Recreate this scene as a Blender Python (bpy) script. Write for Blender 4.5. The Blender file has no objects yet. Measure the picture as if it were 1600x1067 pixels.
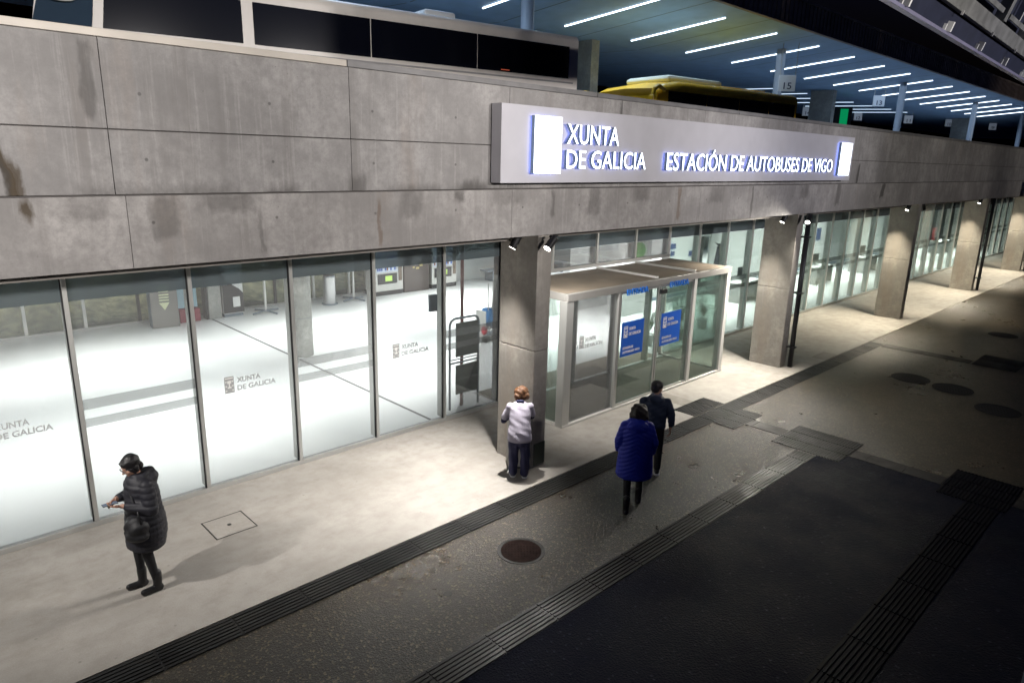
import bpy, bmesh, math, random
from mathutils import Vector, Matrix
random.seed(7)
S = bpy.context.scene
C = S.collection
PI = math.pi

# ------------------------------------------------------------------ camera
cam_d = bpy.data.cameras.new('camera')
cam = bpy.data.objects.new('camera', cam_d); C.objects.link(cam); S.camera = cam
R3 = Matrix(((0.72267368, 0.16021245, -0.67236502),
             (-0.69078068, 0.2008585, -0.6946063),
             (0.02376566, 0.96643046, 0.25582682)))
R3 = R3.to_quaternion().normalized().to_matrix()
cam.matrix_world = Matrix.Translation((0, 0, 5.0)) @ R3.to_4x4()
cam_d.sensor_width = 36; cam_d.lens = 1076.4558 / 1600 * 36
cam_d.clip_start = 0.05; cam_d.clip_end = 600

# ------------------------------------------------------------------ night sky
w = bpy.data.worlds.new('World'); S.world = w; w.use_nodes = True
nt = w.node_tree; bgn = nt.nodes['Background']
sky = nt.nodes.new('ShaderNodeTexSky'); sky.sky_type = 'NISHITA'; sky.sun_disc = False
sky.sun_elevation = math.radians(-4); sky.sun_rotation = math.radians(200)
mx = nt.nodes.new('ShaderNodeMix'); mx.data_type = 'RGBA'; mx.blend_type = 'MULTIPLY'; mx.inputs[0].default_value = 1
nt.links.new(sky.outputs[0], mx.inputs[6]); mx.inputs[7].default_value = (1.0, 1.5, 4.0, 1)
nt.links.new(mx.outputs[2], bgn.inputs[0]); bgn.inputs[1].default_value = 0.15
S.view_settings.view_transform = 'Standard'; S.view_settings.look = 'None'
S.view_settings.exposure = 0; S.view_settings.gamma = 1
S.cycles.max_bounces = 6; S.cycles.transparent_max_bounces = 16
S.cycles.diffuse_bounces = 3; S.cycles.glossy_bounces = 3
S.cycles.sample_clamp_indirect = 4.0
S.cycles.caustics_reflective = False; S.cycles.caustics_refractive = False

# ------------------------------------------------------------------ lights (lamps the place has)
def spot(name, loc, aim, power, angle, blend=0.6, color=(1, .95, .86), size=0.05, parent=None):
    d = bpy.data.lights.new(name, 'SPOT'); d.energy = power; d.spot_size = math.radians(angle); d.spot_blend = blend
    d.color = color; d.shadow_soft_size = size
    o = bpy.data.objects.new(name, d); C.objects.link(o); o.location = loc
    o.rotation_euler = (Vector(aim) - Vector(loc)).to_track_quat('-Z', 'Y').to_euler()
    if parent: o.parent = parent
    return o
def area(name, loc, sx, sy, power, color=(1, 1, 1), aim=None):
    d = bpy.data.lights.new(name, 'AREA'); d.shape = 'RECTANGLE'; d.size = sx; d.size_y = sy; d.energy = power; d.color = color; d.spread = math.radians(96)
    o = bpy.data.objects.new(name, d); C.objects.link(o); o.location = loc
    if aim: o.rotation_euler = (Vector(aim) - Vector(loc)).to_track_quat('-Z', 'Y').to_euler()
    return o
SPOTW = 1650; INT = 175
# street floodlights across the square, aimed at the concrete parapet
for fx, pw, col in ((-3, 7000, (1, .95, .91)), (3, 7600, (1, .95, .91)), (9, 6600, (1, .95, .92)), (15.5, 4600, (.98, .95, 1)), (22, 2100, (1, .95, .88)), (30, 1500, (1, .94, .86)), (40, 1400, (1, .94, .86)), (52, 1400, (1, .94, .86))):
    spot('street_flood', (fx, -8.0, 7.2), (fx + .4, 7.3, 6.3), pw * .9, 46, .95, col, .25)
# hall ceiling lighting, row by row under the slab
for ix in range(7):
    for yy in (13.0, 18.0):
        area('hall_ceiling_lamp', (-2 + ix * 6.0, yy, 3.58), 4.6, 2.6, INT * (1.0 if ix < 2 else 1.2 if ix < 3 else 3.3), (1, 1, .98))
for ix in range(2):
    area('hall_ceiling_lamp', (42 + ix * 7.0, 12.4, 3.58), 4.6, 2.6, INT * 3.5, (.98, 1, .96))

# ------------------------------------------------------------------ materials
def mat(name, color, rough=.6, metal=0, emit=None, estr=0, spec=.5, var=0, vscale=5, bump=0, bscale=40, coat=0, rvar=0):
    m = bpy.data.materials.new(name); m.use_nodes = True
    n = m.node_tree.nodes; l = m.node_tree.links; b = n['Principled BSDF']
    b.inputs['Base Color'].default_value = (*color, 1); b.inputs['Roughness'].default_value = rough
    b.inputs['Metallic'].default_value = metal; b.inputs['Specular IOR Level'].default_value = spec
    b.inputs['Coat Weight'].default_value = coat
    if emit: b.inputs['Emission Color'].default_value = (*emit, 1); b.inputs['Emission Strength'].default_value = estr
    if var or bump or rvar:
        tc = n.new('ShaderNodeTexCoord')
    if var:
        t = n.new('ShaderNodeTexNoise'); t.inputs['Scale'].default_value = vscale; t.inputs['Detail'].default_value = 6
        r = n.new('ShaderNodeMapRange'); r.inputs['To Min'].default_value = 1 - var; r.inputs['To Max'].default_value = 1 + var
        r.inputs['From Min'].default_value = .3; r.inputs['From Max'].default_value = .7
        v = n.new('ShaderNodeVectorMath'); v.operation = 'SCALE'; v.inputs[0].default_value = color
        l.new(tc.outputs['Object'], t.inputs['Vector']); l.new(t.outputs['Fac'], r.inputs['Value'])
        l.new(r.outputs[0], v.inputs['Scale']); l.new(v.outputs[0], b.inputs['Base Color'])
    if rvar:
        t = n.new('ShaderNodeTexNoise'); t.inputs['Scale'].default_value = vscale * .7; t.inputs['Detail'].default_value = 4
        r = n.new('ShaderNodeMapRange'); r.inputs['To Min'].default_value = max(.02, rough - rvar); r.inputs['To Max'].default_value = rough + rvar
        r.inputs['From Min'].default_value = .35; r.inputs['From Max'].default_value = .65
        l.new(tc.outputs['Object'], t.inputs['Vector']); l.new(t.outputs['Fac'], r.inputs['Value']); l.new(r.outputs[0], b.inputs['Roughness'])
    if bump:
        t = n.new('ShaderNodeTexNoise'); t.inputs['Scale'].default_value = bscale; t.inputs['Detail'].default_value = 5
        bm = n.new('ShaderNodeBump'); bm.inputs['Strength'].default_value = bump; bm.inputs['Distance'].default_value = .01
        l.new(tc.outputs['Object'], t.inputs['Vector']); l.new(t.outputs['Fac'], bm.inputs['Height']); l.new(bm.outputs[0], b.inputs['Normal'])
    return m

class NB:
    """tiny node builder"""
    def __init__(s, m): s.t = m.node_tree; s.n = s.t.nodes; s.l = s.t.links; s.b = s.n['Principled BSDF']; s.tc = s.n.new('ShaderNodeTexCoord')
    def vec(s, scale=(1, 1, 1), loc=(0, 0, 0)):
        m = s.n.new('ShaderNodeMapping'); m.inputs['Scale'].default_value = scale; m.inputs['Location'].default_value = loc
        s.l.new(s.tc.outputs['Object'], m.inputs['Vector']); return m.outputs[0]
    def noise(s, vec, scale, detail=6, rough=.55, dist=0):
        t = s.n.new('ShaderNodeTexNoise'); t.inputs['Scale'].default_value = scale; t.inputs['Detail'].default_value = detail
        t.inputs['Roughness'].default_value = rough; t.inputs['Distortion'].default_value = dist
        s.l.new(vec, t.inputs['Vector']); return t.outputs['Fac']
    def voro(s, vec, scale, feature='F1'):
        t = s.n.new('ShaderNodeTexVoronoi'); t.inputs['Scale'].default_value = scale; t.feature = feature
        s.l.new(vec, t.inputs['Vector']); return t
    def ramp(s, f, a, b, lo=0., hi=1.):
        r = s.n.new('ShaderNodeMapRange'); r.inputs['From Min'].default_value = a; r.inputs['From Max'].default_value = b
        r.inputs['To Min'].default_value = lo; r.inputs['To Max'].default_value = hi; s.l.new(f, r.inputs['Value']); return r.outputs[0]
    def mix(s, f, A, B, mode='MIX'):
        m = s.n.new('ShaderNodeMix'); m.data_type = 'RGBA'; m.blend_type = mode
        for k, x in ((0, f), (6, A), (7, B)):
            if isinstance(x, (tuple, float, int)): m.inputs[k].default_value = (*x, 1) if isinstance(x, tuple) else x
            else: s.l.new(x, m.inputs[k])
        return m.outputs[2]
    def math(s, op, a, b):
        m = s.n.new('ShaderNodeMath'); m.operation = op
        for k, x in enumerate((a, b)):
            if isinstance(x, (float, int)): m.inputs[k].default_value = x
            else: s.l.new(x, m.inputs[k])
        return m.outputs[0]
    def bump(s, h, strength, dist=.01, prev=None):
        b = s.n.new('ShaderNodeBump'); b.inputs['Strength'].default_value = strength; b.inputs['Distance'].default_value = dist
        s.l.new(h, b.inputs['Height'])
        if prev: s.l.new(prev, b.inputs['Normal'])
        return b.outputs[0]

def concrete(name, base, tint=(1, 1, 1), streak=.5, seed=0, stains=()):
    m = mat(name, base, .8); q = NB(m)
    v = q.vec(loc=(seed, seed * 1.7, 0))
    big = q.noise(v, .9, 8, .6); mid = q.noise(v, 3.5, 8, .65)
    st = q.noise(q.vec((3.2, 3.2, .22), (seed, 0, 0)), 1.6, 7, .6)
    st2 = q.noise(q.vec((14, 14, .5), (seed, 3, 0)), 1.5, 5, .6)
    c0 = q.mix(q.ramp(big, .38, .62), tuple(x * .72 for x in base), tuple(x * 1.22 for x in base))
    c1 = q.mix(q.ramp(mid, .45, .62, 0, .7), c0, tuple(x * .72 for x in base))
    c2 = q.mix(q.ramp(st, .5, .78, 0, streak * .8), c1, (base[0] * .5, base[1] * .48, base[2] * .46))
    c3 = q.mix(q.ramp(st2, .56, .75, 0, streak * .7), c2, tuple(x * 1.3 for x in base))
    rust = q.noise(q.vec((1.5, 1.5, .3), (seed + 9, 0, 0)), 1.1, 5)
    c4 = q.mix(q.ramp(rust, .6, .78, 0, .35), c3, (base[0] * 1.0, base[1] * .78, base[2] * .6))
    vo = q.voro(v, 9.0)
    pore = q.ramp(vo.outputs['Distance'], .03, .075, .55, 0)
    sel = q.ramp(q.noise(v, 1.2, 2), .48, .54)
    c5 = q.mix(q.math('MULTIPLY', pore, sel), c4, tuple(x * .25 for x in base))
    tb = q.n.new('ShaderNodeSeparateXYZ'); q.l.new(q.tc.outputs['Object'], tb.inputs[0])
    fx = q.math('PINGPONG', q.math('ADD', tb.outputs[0], .35), .63); fz = q.math('PINGPONG', q.math('ADD', tb.outputs[2], .16), .295)
    hole = q.math('ADD', q.math('MULTIPLY', fx, fx), q.math('MULTIPLY', fz, fz))
    c5 = q.mix(q.ramp(hole, .00012, .0004, .75, 0), c5, tuple(x * .2 for x in base))
    c5 = q.mix(q.ramp(q.noise(v, 13, 7, .7), .44, .66, 0, .5), c5, tuple(x * .62 for x in base))
    fine = q.noise(v, 60, 4)
    c6 = q.mix(q.ramp(fine, .35, .7, 0, .22), c5, tuple(x * .6 for x in base))
    sx = q.n.new('ShaderNodeSeparateXYZ'); wv = q.n.new('ShaderNodeVectorMath'); wv.operation = 'MULTIPLY_ADD'
    nz = q.n.new('ShaderNodeTexNoise'); nz.inputs['Scale'].default_value = 9; nz.inputs['Detail'].default_value = 5; q.l.new(q.vec((1, 1, .45)), nz.inputs['Vector'])
    q.l.new(nz.outputs['Color'], wv.inputs[0]); wv.inputs[1].default_value = (.16, 0, .22); q.l.new(q.tc.outputs['Object'], wv.inputs[2])
    q.l.new(wv.outputs[0], sx.inputs[0]); X = sx.outputs[0]; Z = sx.outputs[2]
    def blob(cx, w0, z0, z1, slope, fx=.02):
        u = q.math('SUBTRACT', X, q.math('ADD', q.math('MULTIPLY', q.math('SUBTRACT', Z, z0), slope), cx + .08))
        a = q.ramp(q.math('ABSOLUTE', u, 0), w0, w0 + fx, 1, 0)
        b = q.ramp(Z, z0 + .05, z0 + .12, 0, 1); c_ = q.ramp(Z, z1 + .05, z1 + .15, 1, 0)
        return q.math('MULTIPLY', a, q.math('MULTIPLY', b, c_))
    for (cx, w0, z0, z1, sl, dark, tint) in stains:
        c6 = q.mix(q.math('MULTIPLY', blob(cx, w0, z0 - 3.89, z1 - 3.89, sl, w0 * .8 + .015), dark), c6, tint)
    q.l.new(c6, q.b.inputs['Base Color'])
    q.l.new(q.bump(fine, .25, .008, q.bump(mid, .3, .02)), q.b.inputs['Normal'])
    return m

M = {}
BR = (.060, .038, .014); DK = (.06, .055, .05)
M['concrete'] = concrete('cast_concrete', (.385, .37, .36), streak=.85, stains=(*[(x, w, 4.58, 4.58 + h, .1, d, DK) for x, w, h, d in ((2.7, .2, .1, .4), (3.5, .12, .08, .5), (4.45, .08, .2, .5), (5.3, .3, .06, .5), (6.25, .15, .12, .5), (8.3, .3, .05, .5))], (1.12, .022, 4.58, 5.03, -.22, .9, BR), (1.17, .014, 4.58, 4.90, -.2, .75, BR), (1.06, .012, 4.60, 4.9, -.1, .6, DK), (19.75, .04, 4.6, 5.1, .1, .8, DK), (2.0, .3, 4.58, 4.68, 0, .35, DK), (6.6, .45, 4.58, 4.66, 0, .5, DK), (9.4, .02, 5.6, 5.95, 0, .6, DK), (1.75, .03, 5.3, 5.95, 0, .5, DK)))
M['concrete2'] = concrete('cast_concrete_lower', (.41, .39, .375), streak=.7, seed=4.3, stains=(*[(x, w, 4.58 - h, 4.6, .1, d, DK) for x, w, h, d in ((.6, .15, .3, .4), (1.6, .12, .2, .35), (2.9, .2, .15, .4), (5.2, .1, .3, .4), (6.9, .2, .2, .35), (8.8, .1, .4, .4), (10.1, .14, .2, .4), (12.6, .2, .3, .4), (16.6, .15, .3, .4), (18.6, .1, .5, .5))], (1.17, .02, 4.40, 4.58, -.1, .85, BR), (2.25, .09, 4.2, 4.58, .1, .45, DK), (6.03, .05, 4.46, 4.58, 0, .6, DK), (21.7, .09, 4.2, 4.58, .3, .75, DK), (14.1, .02, 3.9, 4.58, 0, .6, DK), (11.3, .03, 4.0, 4.58, 0, .5, (.14, .08, .04)), (7.86, .02, 4.2, 4.58, 0, .5, DK), (4.75, .012, 3.95, 4.5, 0, .5, (.14, .08, .04)), (3.25, .012, 3.95, 4.45, 0, .4, DK)))
M['pillar'] = concrete('pillar_concrete', (.42, .39, .35), streak=.45, seed=8.1)
M['pillar_in'] = concrete('column_concrete', (.42, .42, .39), streak=.25, seed=2.2)
M['cope_a'] = mat('coping_pale_metal', (.62, .57, .50), .55, .1, var=.08, vscale=3, bump=.1)
M['cope_b'] = mat('coping_grey_metal', (.24, .235, .235), .55, .3, var=.15, vscale=4)
M['alu'] = mat('aluminium', (.50, .50, .48), .38, .6, var=.06, vscale=2)
M['alu_pale'] = mat('pale_aluminium', (.68, .67, .64), .42, .3, var=.05, vscale=3)
M['steel'] = mat('stainless_steel', (.6, .6, .6), .25, .9)
M['black'] = mat('black_metal', (.012, .012, .014), .45, .2, bump=.05)
M['darkpipe'] = mat('dark_downpipe', (.03, .03, .035), .35, .4)
M['white'] = mat('white_paint', (.78, .78, .76), .45, var=.03)
M['whitewall'] = mat('white_wall_paint', (.74, .75, .73), .7, var=.05, vscale=1.5)
M['bluegrey'] = mat('blue_grey_paint', (.16, .20, .24), .6, var=.1)
M['blue'] = mat('blue_film', (.004, .10, .55), .5, emit=(.0, .10, .6), estr=.0)
M['bluelet'] = mat('blue_lettering', (.01, .16, .62), .5)
M['film'] = mat('grey_window_film', (.36, .37, .37), .7)
M['signpanel'] = mat('sign_panel', (.60, .59, .63), .5, var=.04, vscale=3)
M['lit'] = mat('lit_acrylic', (.9, .95, 1), .4, emit=(.80, .90, 1), estr=3.2)
M['litside'] = mat('letter_return', (.22, .30, .42), .4, emit=(.30, .42, .75), estr=.12)
M['halo'] = mat('letter_back_glow', (.2, .3, .8), .4, emit=(.32, .40, 1), estr=2.0)
M['tube'] = mat('lit_tube', (1, 1, 1), .4, emit=(.75, .88, 1), estr=5.0)
M['tube2'] = mat('lit_tube_far', (1, 1, 1), .4, emit=(.62, .80, 1), estr=1.6)
M['ceil'] = mat('canopy_soffit', (.30, .46, .66), .55, .1, var=.08, vscale=2)
M['fascia'] = mat('corrugated_fascia', (.26, .20, .17), .7, .0, var=.3, vscale=1)
M['asph'] = mat('deck_asphalt', (.30, .30, .31), .7, var=.2, vscale=2, bump=.3)
M['red'] = mat('red_paint', (.30, .02, .02), .45)
M['dkgreen'] = mat('dark_green_panel', (.045, .06, .048), .35)
M['leaf'] = mat('plant_leaf', (.05, .09, .04), .5, var=.3, vscale=9)
M['grass'] = mat('rough_bank', (.17, .16, .10), .9, var=.75, vscale=4, bump=1, bscale=9)
M['navy'] = mat('far_dark_wall', (.02, .025, .05), .8, var=.3, vscale=1)
M['lens'] = mat('lamp_lens', (1, 1, 1), .3, emit=(1, .96, .88), estr=14)
M['screen'] = mat('green_lit_screen', (0, .3, .1), .4, emit=(0, .8, .25), estr=.25)
M['lime'] = mat('lime_screen', (.4, .6, .1), .4, emit=(.55, .8, .2), estr=.5)
M['rubber'] = mat('tyre_rubber', (.02, .02, .02), .8)
M['canroof'] = mat('vestibule_roof_sheet', (.20, .165, .125), .6, var=.2, vscale=2)
M['mat'] = mat('entrance_mat', (.20, .175, .14), .85, var=.15, vscale=4, bump=.3, bscale=90)

def glassmat(name, tint, refl=1.0, rough=.0, op=0, opcol=(.1, .15, .16)):
    m = bpy.data.materials.new(name); m.use_nodes = True; n = m.node_tree.nodes; l = m.node_tree.links
    n.remove(n['Principled BSDF']); out = n['Material Output']
    tr = n.new('ShaderNodeBsdfTransparent'); tr.inputs[0].default_value = (*tint, 1)
    gl = n.new('ShaderNodeBsdfGlossy'); gl.inputs['Roughness'].default_value = rough
    fr = n.new('ShaderNodeFresnel'); fr.inputs[0].default_value = 1.45
    mu = n.new('ShaderNodeMath'); mu.operation = 'MULTIPLY'; mu.inputs[1].default_value = refl
    l.new(fr.outputs[0], mu.inputs[0])
    ms = n.new('ShaderNodeMixShader'); l.new(mu.outputs[0], ms.inputs[0])
    base = tr.outputs[0]
    if op:
        df = n.new('ShaderNodeBsdfDiffuse'); df.inputs[0].default_value = (*opcol, 1)
        m2 = n.new('ShaderNodeMixShader'); m2.inputs[0].default_value = op; l.new(base, m2.inputs[1]); l.new(df.outputs[0], m2.inputs[2]); base = m2.outputs[0]
    l.new(base, ms.inputs[1]); l.new(gl.outputs[0], ms.inputs[2]); l.new(ms.outputs[0], out.inputs[0])
    return m
M['glass'] = glassmat('clear_glass', (.95, .965, .96), .8, op=.10, opcol=(.85, .86, .86))
M['glassg'] = glassmat('greenish_glass', (.86, .93, .90), .6, op=.05, opcol=(.5, .6, .55))
M['spandrel'] = glassmat('tinted_glass_head', (.55, .62, .64), .8, op=.6, opcol=(.17, .20, .215))
M['band'] = glassmat('frosted_band', (.90, .91, .91), .3, op=.30, opcol=(.55, .56, .56))
M['dkglass'] = mat('dark_tinted_glass', (.004, .005, .010), .12, spec=.35)

# wet exposed-aggregate plaza
m = mat('wet_aggregate_paving', (.06, .052, .042), .5); q = NB(m); v = q.vec()
ag = q.voro(v, 95); wet = q.noise(v, .55, 5, .6, .4); wet2 = q.noise(v, 2.8, 6, .6)
ag2 = q.voro(v, 42)
colr = q.mix(q.ramp(wet, .3, .7), (.040, .030, .018), (.022, .018, .013))
colr = q.mix(q.ramp(ag2.outputs['Color'], .74, .86, 0, .6), colr, (.23, .175, .105))
colr = q.mix(q.ramp(q.noise(v, 22, 3, .7), .5, .7, 0, .5), colr, (.016, .015, .014))
col2 = q.mix(q.ramp(ag.outputs['Color'], .78, 1.0, 0, .8), colr, (.22, .20, .16))
col3 = q.mix(q.ramp(wet2, .5, .75, 0, .35), col2, (.02, .019, .018))
q.l.new(col3, q.b.inputs['Base Color'])
rr = q.ramp(q.math('ADD', q.math('MULTIPLY', wet, .6), q.math('MULTIPLY', wet2, .4)), .25, .75, .24, .36)
q.l.new(rr, q.b.inputs['Roughness'])
fn = q.noise(v, 45, 5, .7)
q.l.new(q.bump(ag2.outputs['Distance'], .32, .012, q.bump(fn, .6, .02)), q.b.inputs['Normal'])
M['plaza'] = m
# pale dry pavement under the overhang
m = mat('pale_concrete_pavement', (.4, .37, .33), .7); q = NB(m); v = q.vec()
b1 = q.noise(v, .6, 6, .6); b2 = q.noise(v, 4, 7, .65); f = q.noise(v, 70, 4, .7)
c = q.mix(q.ramp(b1, .35, .65), (.28, .26, .235), (.40, .375, .345))
c = q.mix(q.ramp(b2, .45, .7, 0, .45), c, (.235, .21, .175))
sp = q.voro(v, 3.3); c = q.mix(q.ramp(sp.outputs['Distance'], .02, .07, .55, 0), c, (.10, .09, .08))
b3 = q.noise(q.vec((.5, 1.6, 1)), 1.4, 8, .7); c = q.mix(q.ramp(b3, .5, .72, 0, .45), c, (.20, .18, .155)); c = q.mix(q.ramp(f, .4, .7, 0, .45), c, (.20, .185, .165))
q.l.new(c, q.b.inputs['Base Color']); q.l.new(q.ramp(b2, .3, .7, .45, .75), q.b.inputs['Roughness'])
q.l.new(q.bump(f, .3, .006), q.b.inputs['Normal']); M['pave'] = m
# ribbed tactile paving
m = mat('ribbed_black_tile', (.035, .034, .034), .32, spec=.3); q = NB(m); v = q.vec()
b1 = q.noise(v, 1.6, 6, .6); f = q.noise(v, 60, 3)
q.l.new(q.mix(q.ramp(b1, .35, .65), (.010, .010, .011), (.024, .023, .021)), q.b.inputs['Base Color'])
q.l.new(q.ramp(b1, .35, .65, .36, .6), q.b.inputs['Roughness']); q.l.new(q.bump(f, .3, .004), q.b.inputs['Normal']); M['ribs'] = m
# hall floor
m = mat('white_hall_floor', (.82, .83, .82), .28); q = NB(m); v = q.vec()
b1 = q.noise(v, .5, 4); q.l.new(q.mix(q.ramp(b1, .35, .65), (.74, .76, .75), (.83, .84, .83)), q.b.inputs['Base Color']); M['floor'] = m

# ------------------------------------------------------------------ mesh helpers
def new(name, bm, m=None, parent=None, smooth=False):
    me = bpy.data.meshes.new(name); bm.to_mesh(me); bm.free()
    o = bpy.data.objects.new(name, me); C.objects.link(o)
    if m is not None:
        for x in (m if isinstance(m, (list, tuple)) else [m]): me.materials.append(x)
    if smooth: me.polygons.foreach_set('use_smooth', [True] * len(me.polygons))
    if parent is not None: o.parent = parent
    return o
def tag(o, label=None, cat=None, group=None, kind=None):
    if label: o['label'] = label
    if cat: o['category'] = cat
    if group: o['group'] = group
    if kind: o['kind'] = kind
    return o
def thing(name, label, cat, loc=(0, 0, 0), rz=0, group=None):
    o = bpy.data.objects.new(name, None); C.objects.link(o); o.location = loc; o.rotation_euler = (0, 0, rz)
    o.empty_display_size = .2
    return tag(o, label, cat, group)
def box(bm, x0, x1, y0, y1, z0, z1, mi=0, bev=0):
    r = bmesh.ops.create_cube(bm, size=1)
    vs = r['verts']
    for v in vs:
        v.co = Vector(((x0 + x1) / 2 + v.co.x * (x1 - x0), (y0 + y1) / 2 + v.co.y * (y1 - y0), (z0 + z1) / 2 + v.co.z * (z1 - z0)))
    fs = set(f for v in vs for f in v.link_faces)
    for f in fs: f.material_index = mi
    if bev:
        es = list(set(e for v in vs for e in v.link_edges))
        rb = bmesh.ops.bevel(bm, geom=es, offset=bev, segments=2, affect='EDGES', profile=.5)
        for f in rb['faces']: f.material_index = mi
def B(*a, **k):
    bm = bmesh.new(); box(bm, *a, **k); return bm
def boxes(lst, bev=0):
    bm = bmesh.new()
    for a in lst: box(bm, *a[:6], mi=(a[6] if len(a) > 6 else 0), bev=bev)
    return bm
def tube(bm, p0, p1, r0, r1=None, seg=12, mi=0, cap=True):
    r1 = r0 if r1 is None else r1
    p0 = Vector(p0); p1 = Vector(p1); d = p1 - p0; L = d.length
    if L < 1e-6: return
    mt = Matrix.Translation((p0 + p1) / 2) @ d.to_track_quat('Z', 'Y').to_matrix().to_4x4()
    r = bmesh.ops.create_cone(bm, cap_ends=cap, segments=seg, radius1=r0, radius2=r1, depth=L, matrix=mt)
    for f in set(f for v in r['verts'] for f in v.link_faces): f.material_index = mi
def path(bm, pts, r, seg=8, mi=0):
    for a, b in zip(pts, pts[1:]):
        tube(bm, a, b, r, r, seg, mi); ball(bm, b, (r, r, r), mi, 8, 5)
def ball(bm, c, rad, mi=0, u=16, vv=10, rot=None):
    mt = Matrix.Translation(c) @ (rot.to_4x4() if rot else Matrix.Identity(4)) @ Matrix.Diagonal((*rad, 1))
    r = bmesh.ops.create_uvsphere(bm, u_segments=u, v_segments=vv, radius=1, matrix=mt)
    for f in set(f for v in r['verts'] for f in v.link_faces): f.material_index = mi
def capsule(bm, p0, r0, p1, r1, seg=14):
    tube(bm, p0, p1, r0, r1, seg); ball(bm, p0, (r0,) * 3, 0, seg, 8); ball(bm, p1, (r1,) * 3, 0, seg, 8)
def quad(bm, pts, mi=0):
    f = bm.faces.new([bm.verts.new(p) for p in pts]); f.material_index = mi; return f
def prism(bm, poly, y0, y1, mi=0):
    """poly in (x,z); extruded along y"""
    a = [bm.verts.new((x, y0, z)) for x, z in poly]; b = [bm.verts.new((x, y1, z)) for x, z in poly]
    n = len(poly)
    fs = [bm.faces.new(a), bm.faces.new(b[::-1])] + [bm.faces.new((a[i], b[i], b[(i + 1) % n], a[(i + 1) % n])) for i in range(n)]
    for f in fs: f.material_index = mi
    bmesh.ops.recalc_face_normals(bm, faces=fs)
def lathe(bm, prof, cx, cy, seg=24, mi=0):
    rings = [[bm.verts.new((cx + r * math.cos(2 * PI * k / seg), cy + r * math.sin(2 * PI * k / seg), z)) for k in range(seg)] for r, z in prof]
    fs = []
    for a, b in zip(rings, rings[1:]):
        for k in range(seg): fs.append(bm.faces.new((a[k], a[(k + 1) % seg], b[(k + 1) % seg], b[k])))
    fs.append(bm.faces.new(rings[0][::-1])); fs.append(bm.faces.new(rings[-1]))
    for f in fs: f.material_index = mi
    bmesh.ops.recalc_face_normals(bm, faces=fs)
def textbm(txt, x0, x1, z0, z1, yf, yb, bold=0.0, mis=(0, 0, 0)):
    """text standing in the XZ plane, cap box x0..x1, z0..z1 (of flat capitals), front face at yf, back at yb"""
    cu = bpy.data.curves.new('t', 'FONT'); cu.body = txt; cu.extrude = .02; cu.offset = bold; cu.resolution_u = 3
    o = bpy.data.objects.new('t', cu); C.objects.link(o); dg = bpy.context.evaluated_depsgraph_get(); dg.update()
    me = bpy.data.meshes.new_from_object(o.evaluated_get(dg)); bpy.data.objects.remove(o)
    cu2 = bpy.data.curves.new('t', 'FONT'); cu2.body = 'E'; cu2.offset = bold; o2 = bpy.data.objects.new('t', cu2); C.objects.link(o2)
    dg = bpy.context.evaluated_depsgraph_get(); dg.update(); m2 = bpy.data.meshes.new_from_object(o2.evaluated_get(dg)); bpy.data.objects.remove(o2)
    cz0 = min(v.co.y for v in m2.vertices); cz1 = max(v.co.y for v in m2.vertices)
    xs = [v.co.x for v in me.vertices]; a, b = min(xs), max(xs)
    bm = bmesh.new(); bm.from_mesh(me)
    for v in bm.verts:
        v.co = Vector((x0 + (v.co.x - a) / (b - a) * (x1 - x0), yf if v.co.z > 0 else yb, z0 + (v.co.y - cz0) / (cz1 - cz0) * (z1 - z0)))
    bmesh.ops.recalc_face_normals(bm, faces=bm.faces)
    for f in bm.faces:
        ys = [v.co.y for v in f.verts]
        f.material_index = mis[0] if max(abs(y - yf) for y in ys) < 1e-6 else (mis[2] if max(abs(y - yb) for y in ys) < 1e-6 else mis[1])
    bpy.data.meshes.remove(me); bpy.data.meshes.remove(m2)
    return bm
def merge(dst, src):
    me = bpy.data.meshes.new('tmp'); src.to_mesh(me); src.free(); dst.from_mesh(me); bpy.data.meshes.remove(me)
def copy_tree(o, parent=None, loc=None, label=None):
    c = o.copy(); C.objects.link(c)
    if parent: c.parent = parent
    if loc is not None: c.location = loc
    if label: c['label'] = label
    for ch in list(o.children): copy_tree(ch, c)
    return c

# ------------------------------------------------------------------ ground
bm = bmesh.new(); quad(bm, [(-120, -120, -.012), (250, -120, -.012), (250, 6.9, -.012), (-120, 6.9, -.012)])
tag(new('plaza_paving', bm, M['plaza']), kind='structure')
bm = bmesh.new(); quad(bm, [(-40, 6.9, 0), (120, 6.9, 0), (120, 10.0, 0), (-40, 10.0, 0)]); quad(bm, [(-40, 6.9, -.012), (120, 6.9, -.012), (120, 6.9, 0), (-40, 6.9, 0)])
tag(new('pavement', bm, M['pave']), kind='structure')
bm = bmesh.new(); quad(bm, [(-40, 10.0, -.004), (120, 10.0, -.004), (120, 22.3, -.004), (-40, 22.3, -.004)])
tag(new('hall_floor', bm, M['floor']), kind='structure')
bm = bmesh.new(); quad(bm, [(-120, 22.3, -.03), (250, 22.3, -.03), (250, 160, -.03), (-120, 160, -.03)])
tag(new('rear_ground', bm, M['grass']), kind='structure')
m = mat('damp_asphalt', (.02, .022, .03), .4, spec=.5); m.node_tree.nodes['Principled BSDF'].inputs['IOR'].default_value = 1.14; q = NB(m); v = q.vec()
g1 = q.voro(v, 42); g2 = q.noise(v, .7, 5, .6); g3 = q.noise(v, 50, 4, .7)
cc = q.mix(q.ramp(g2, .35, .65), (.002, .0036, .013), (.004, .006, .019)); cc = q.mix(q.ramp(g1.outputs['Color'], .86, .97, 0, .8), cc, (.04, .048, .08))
q.l.new(cc, q.b.inputs['Base Color']); q.l.new(q.ramp(g2, .35, .65, .34, .6), q.b.inputs['Roughness']); q.l.new(q.bump(g3, .6, .02, q.bump(g1.outputs['Distance'], .5, .015)), q.b.inputs['Normal'])
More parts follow.
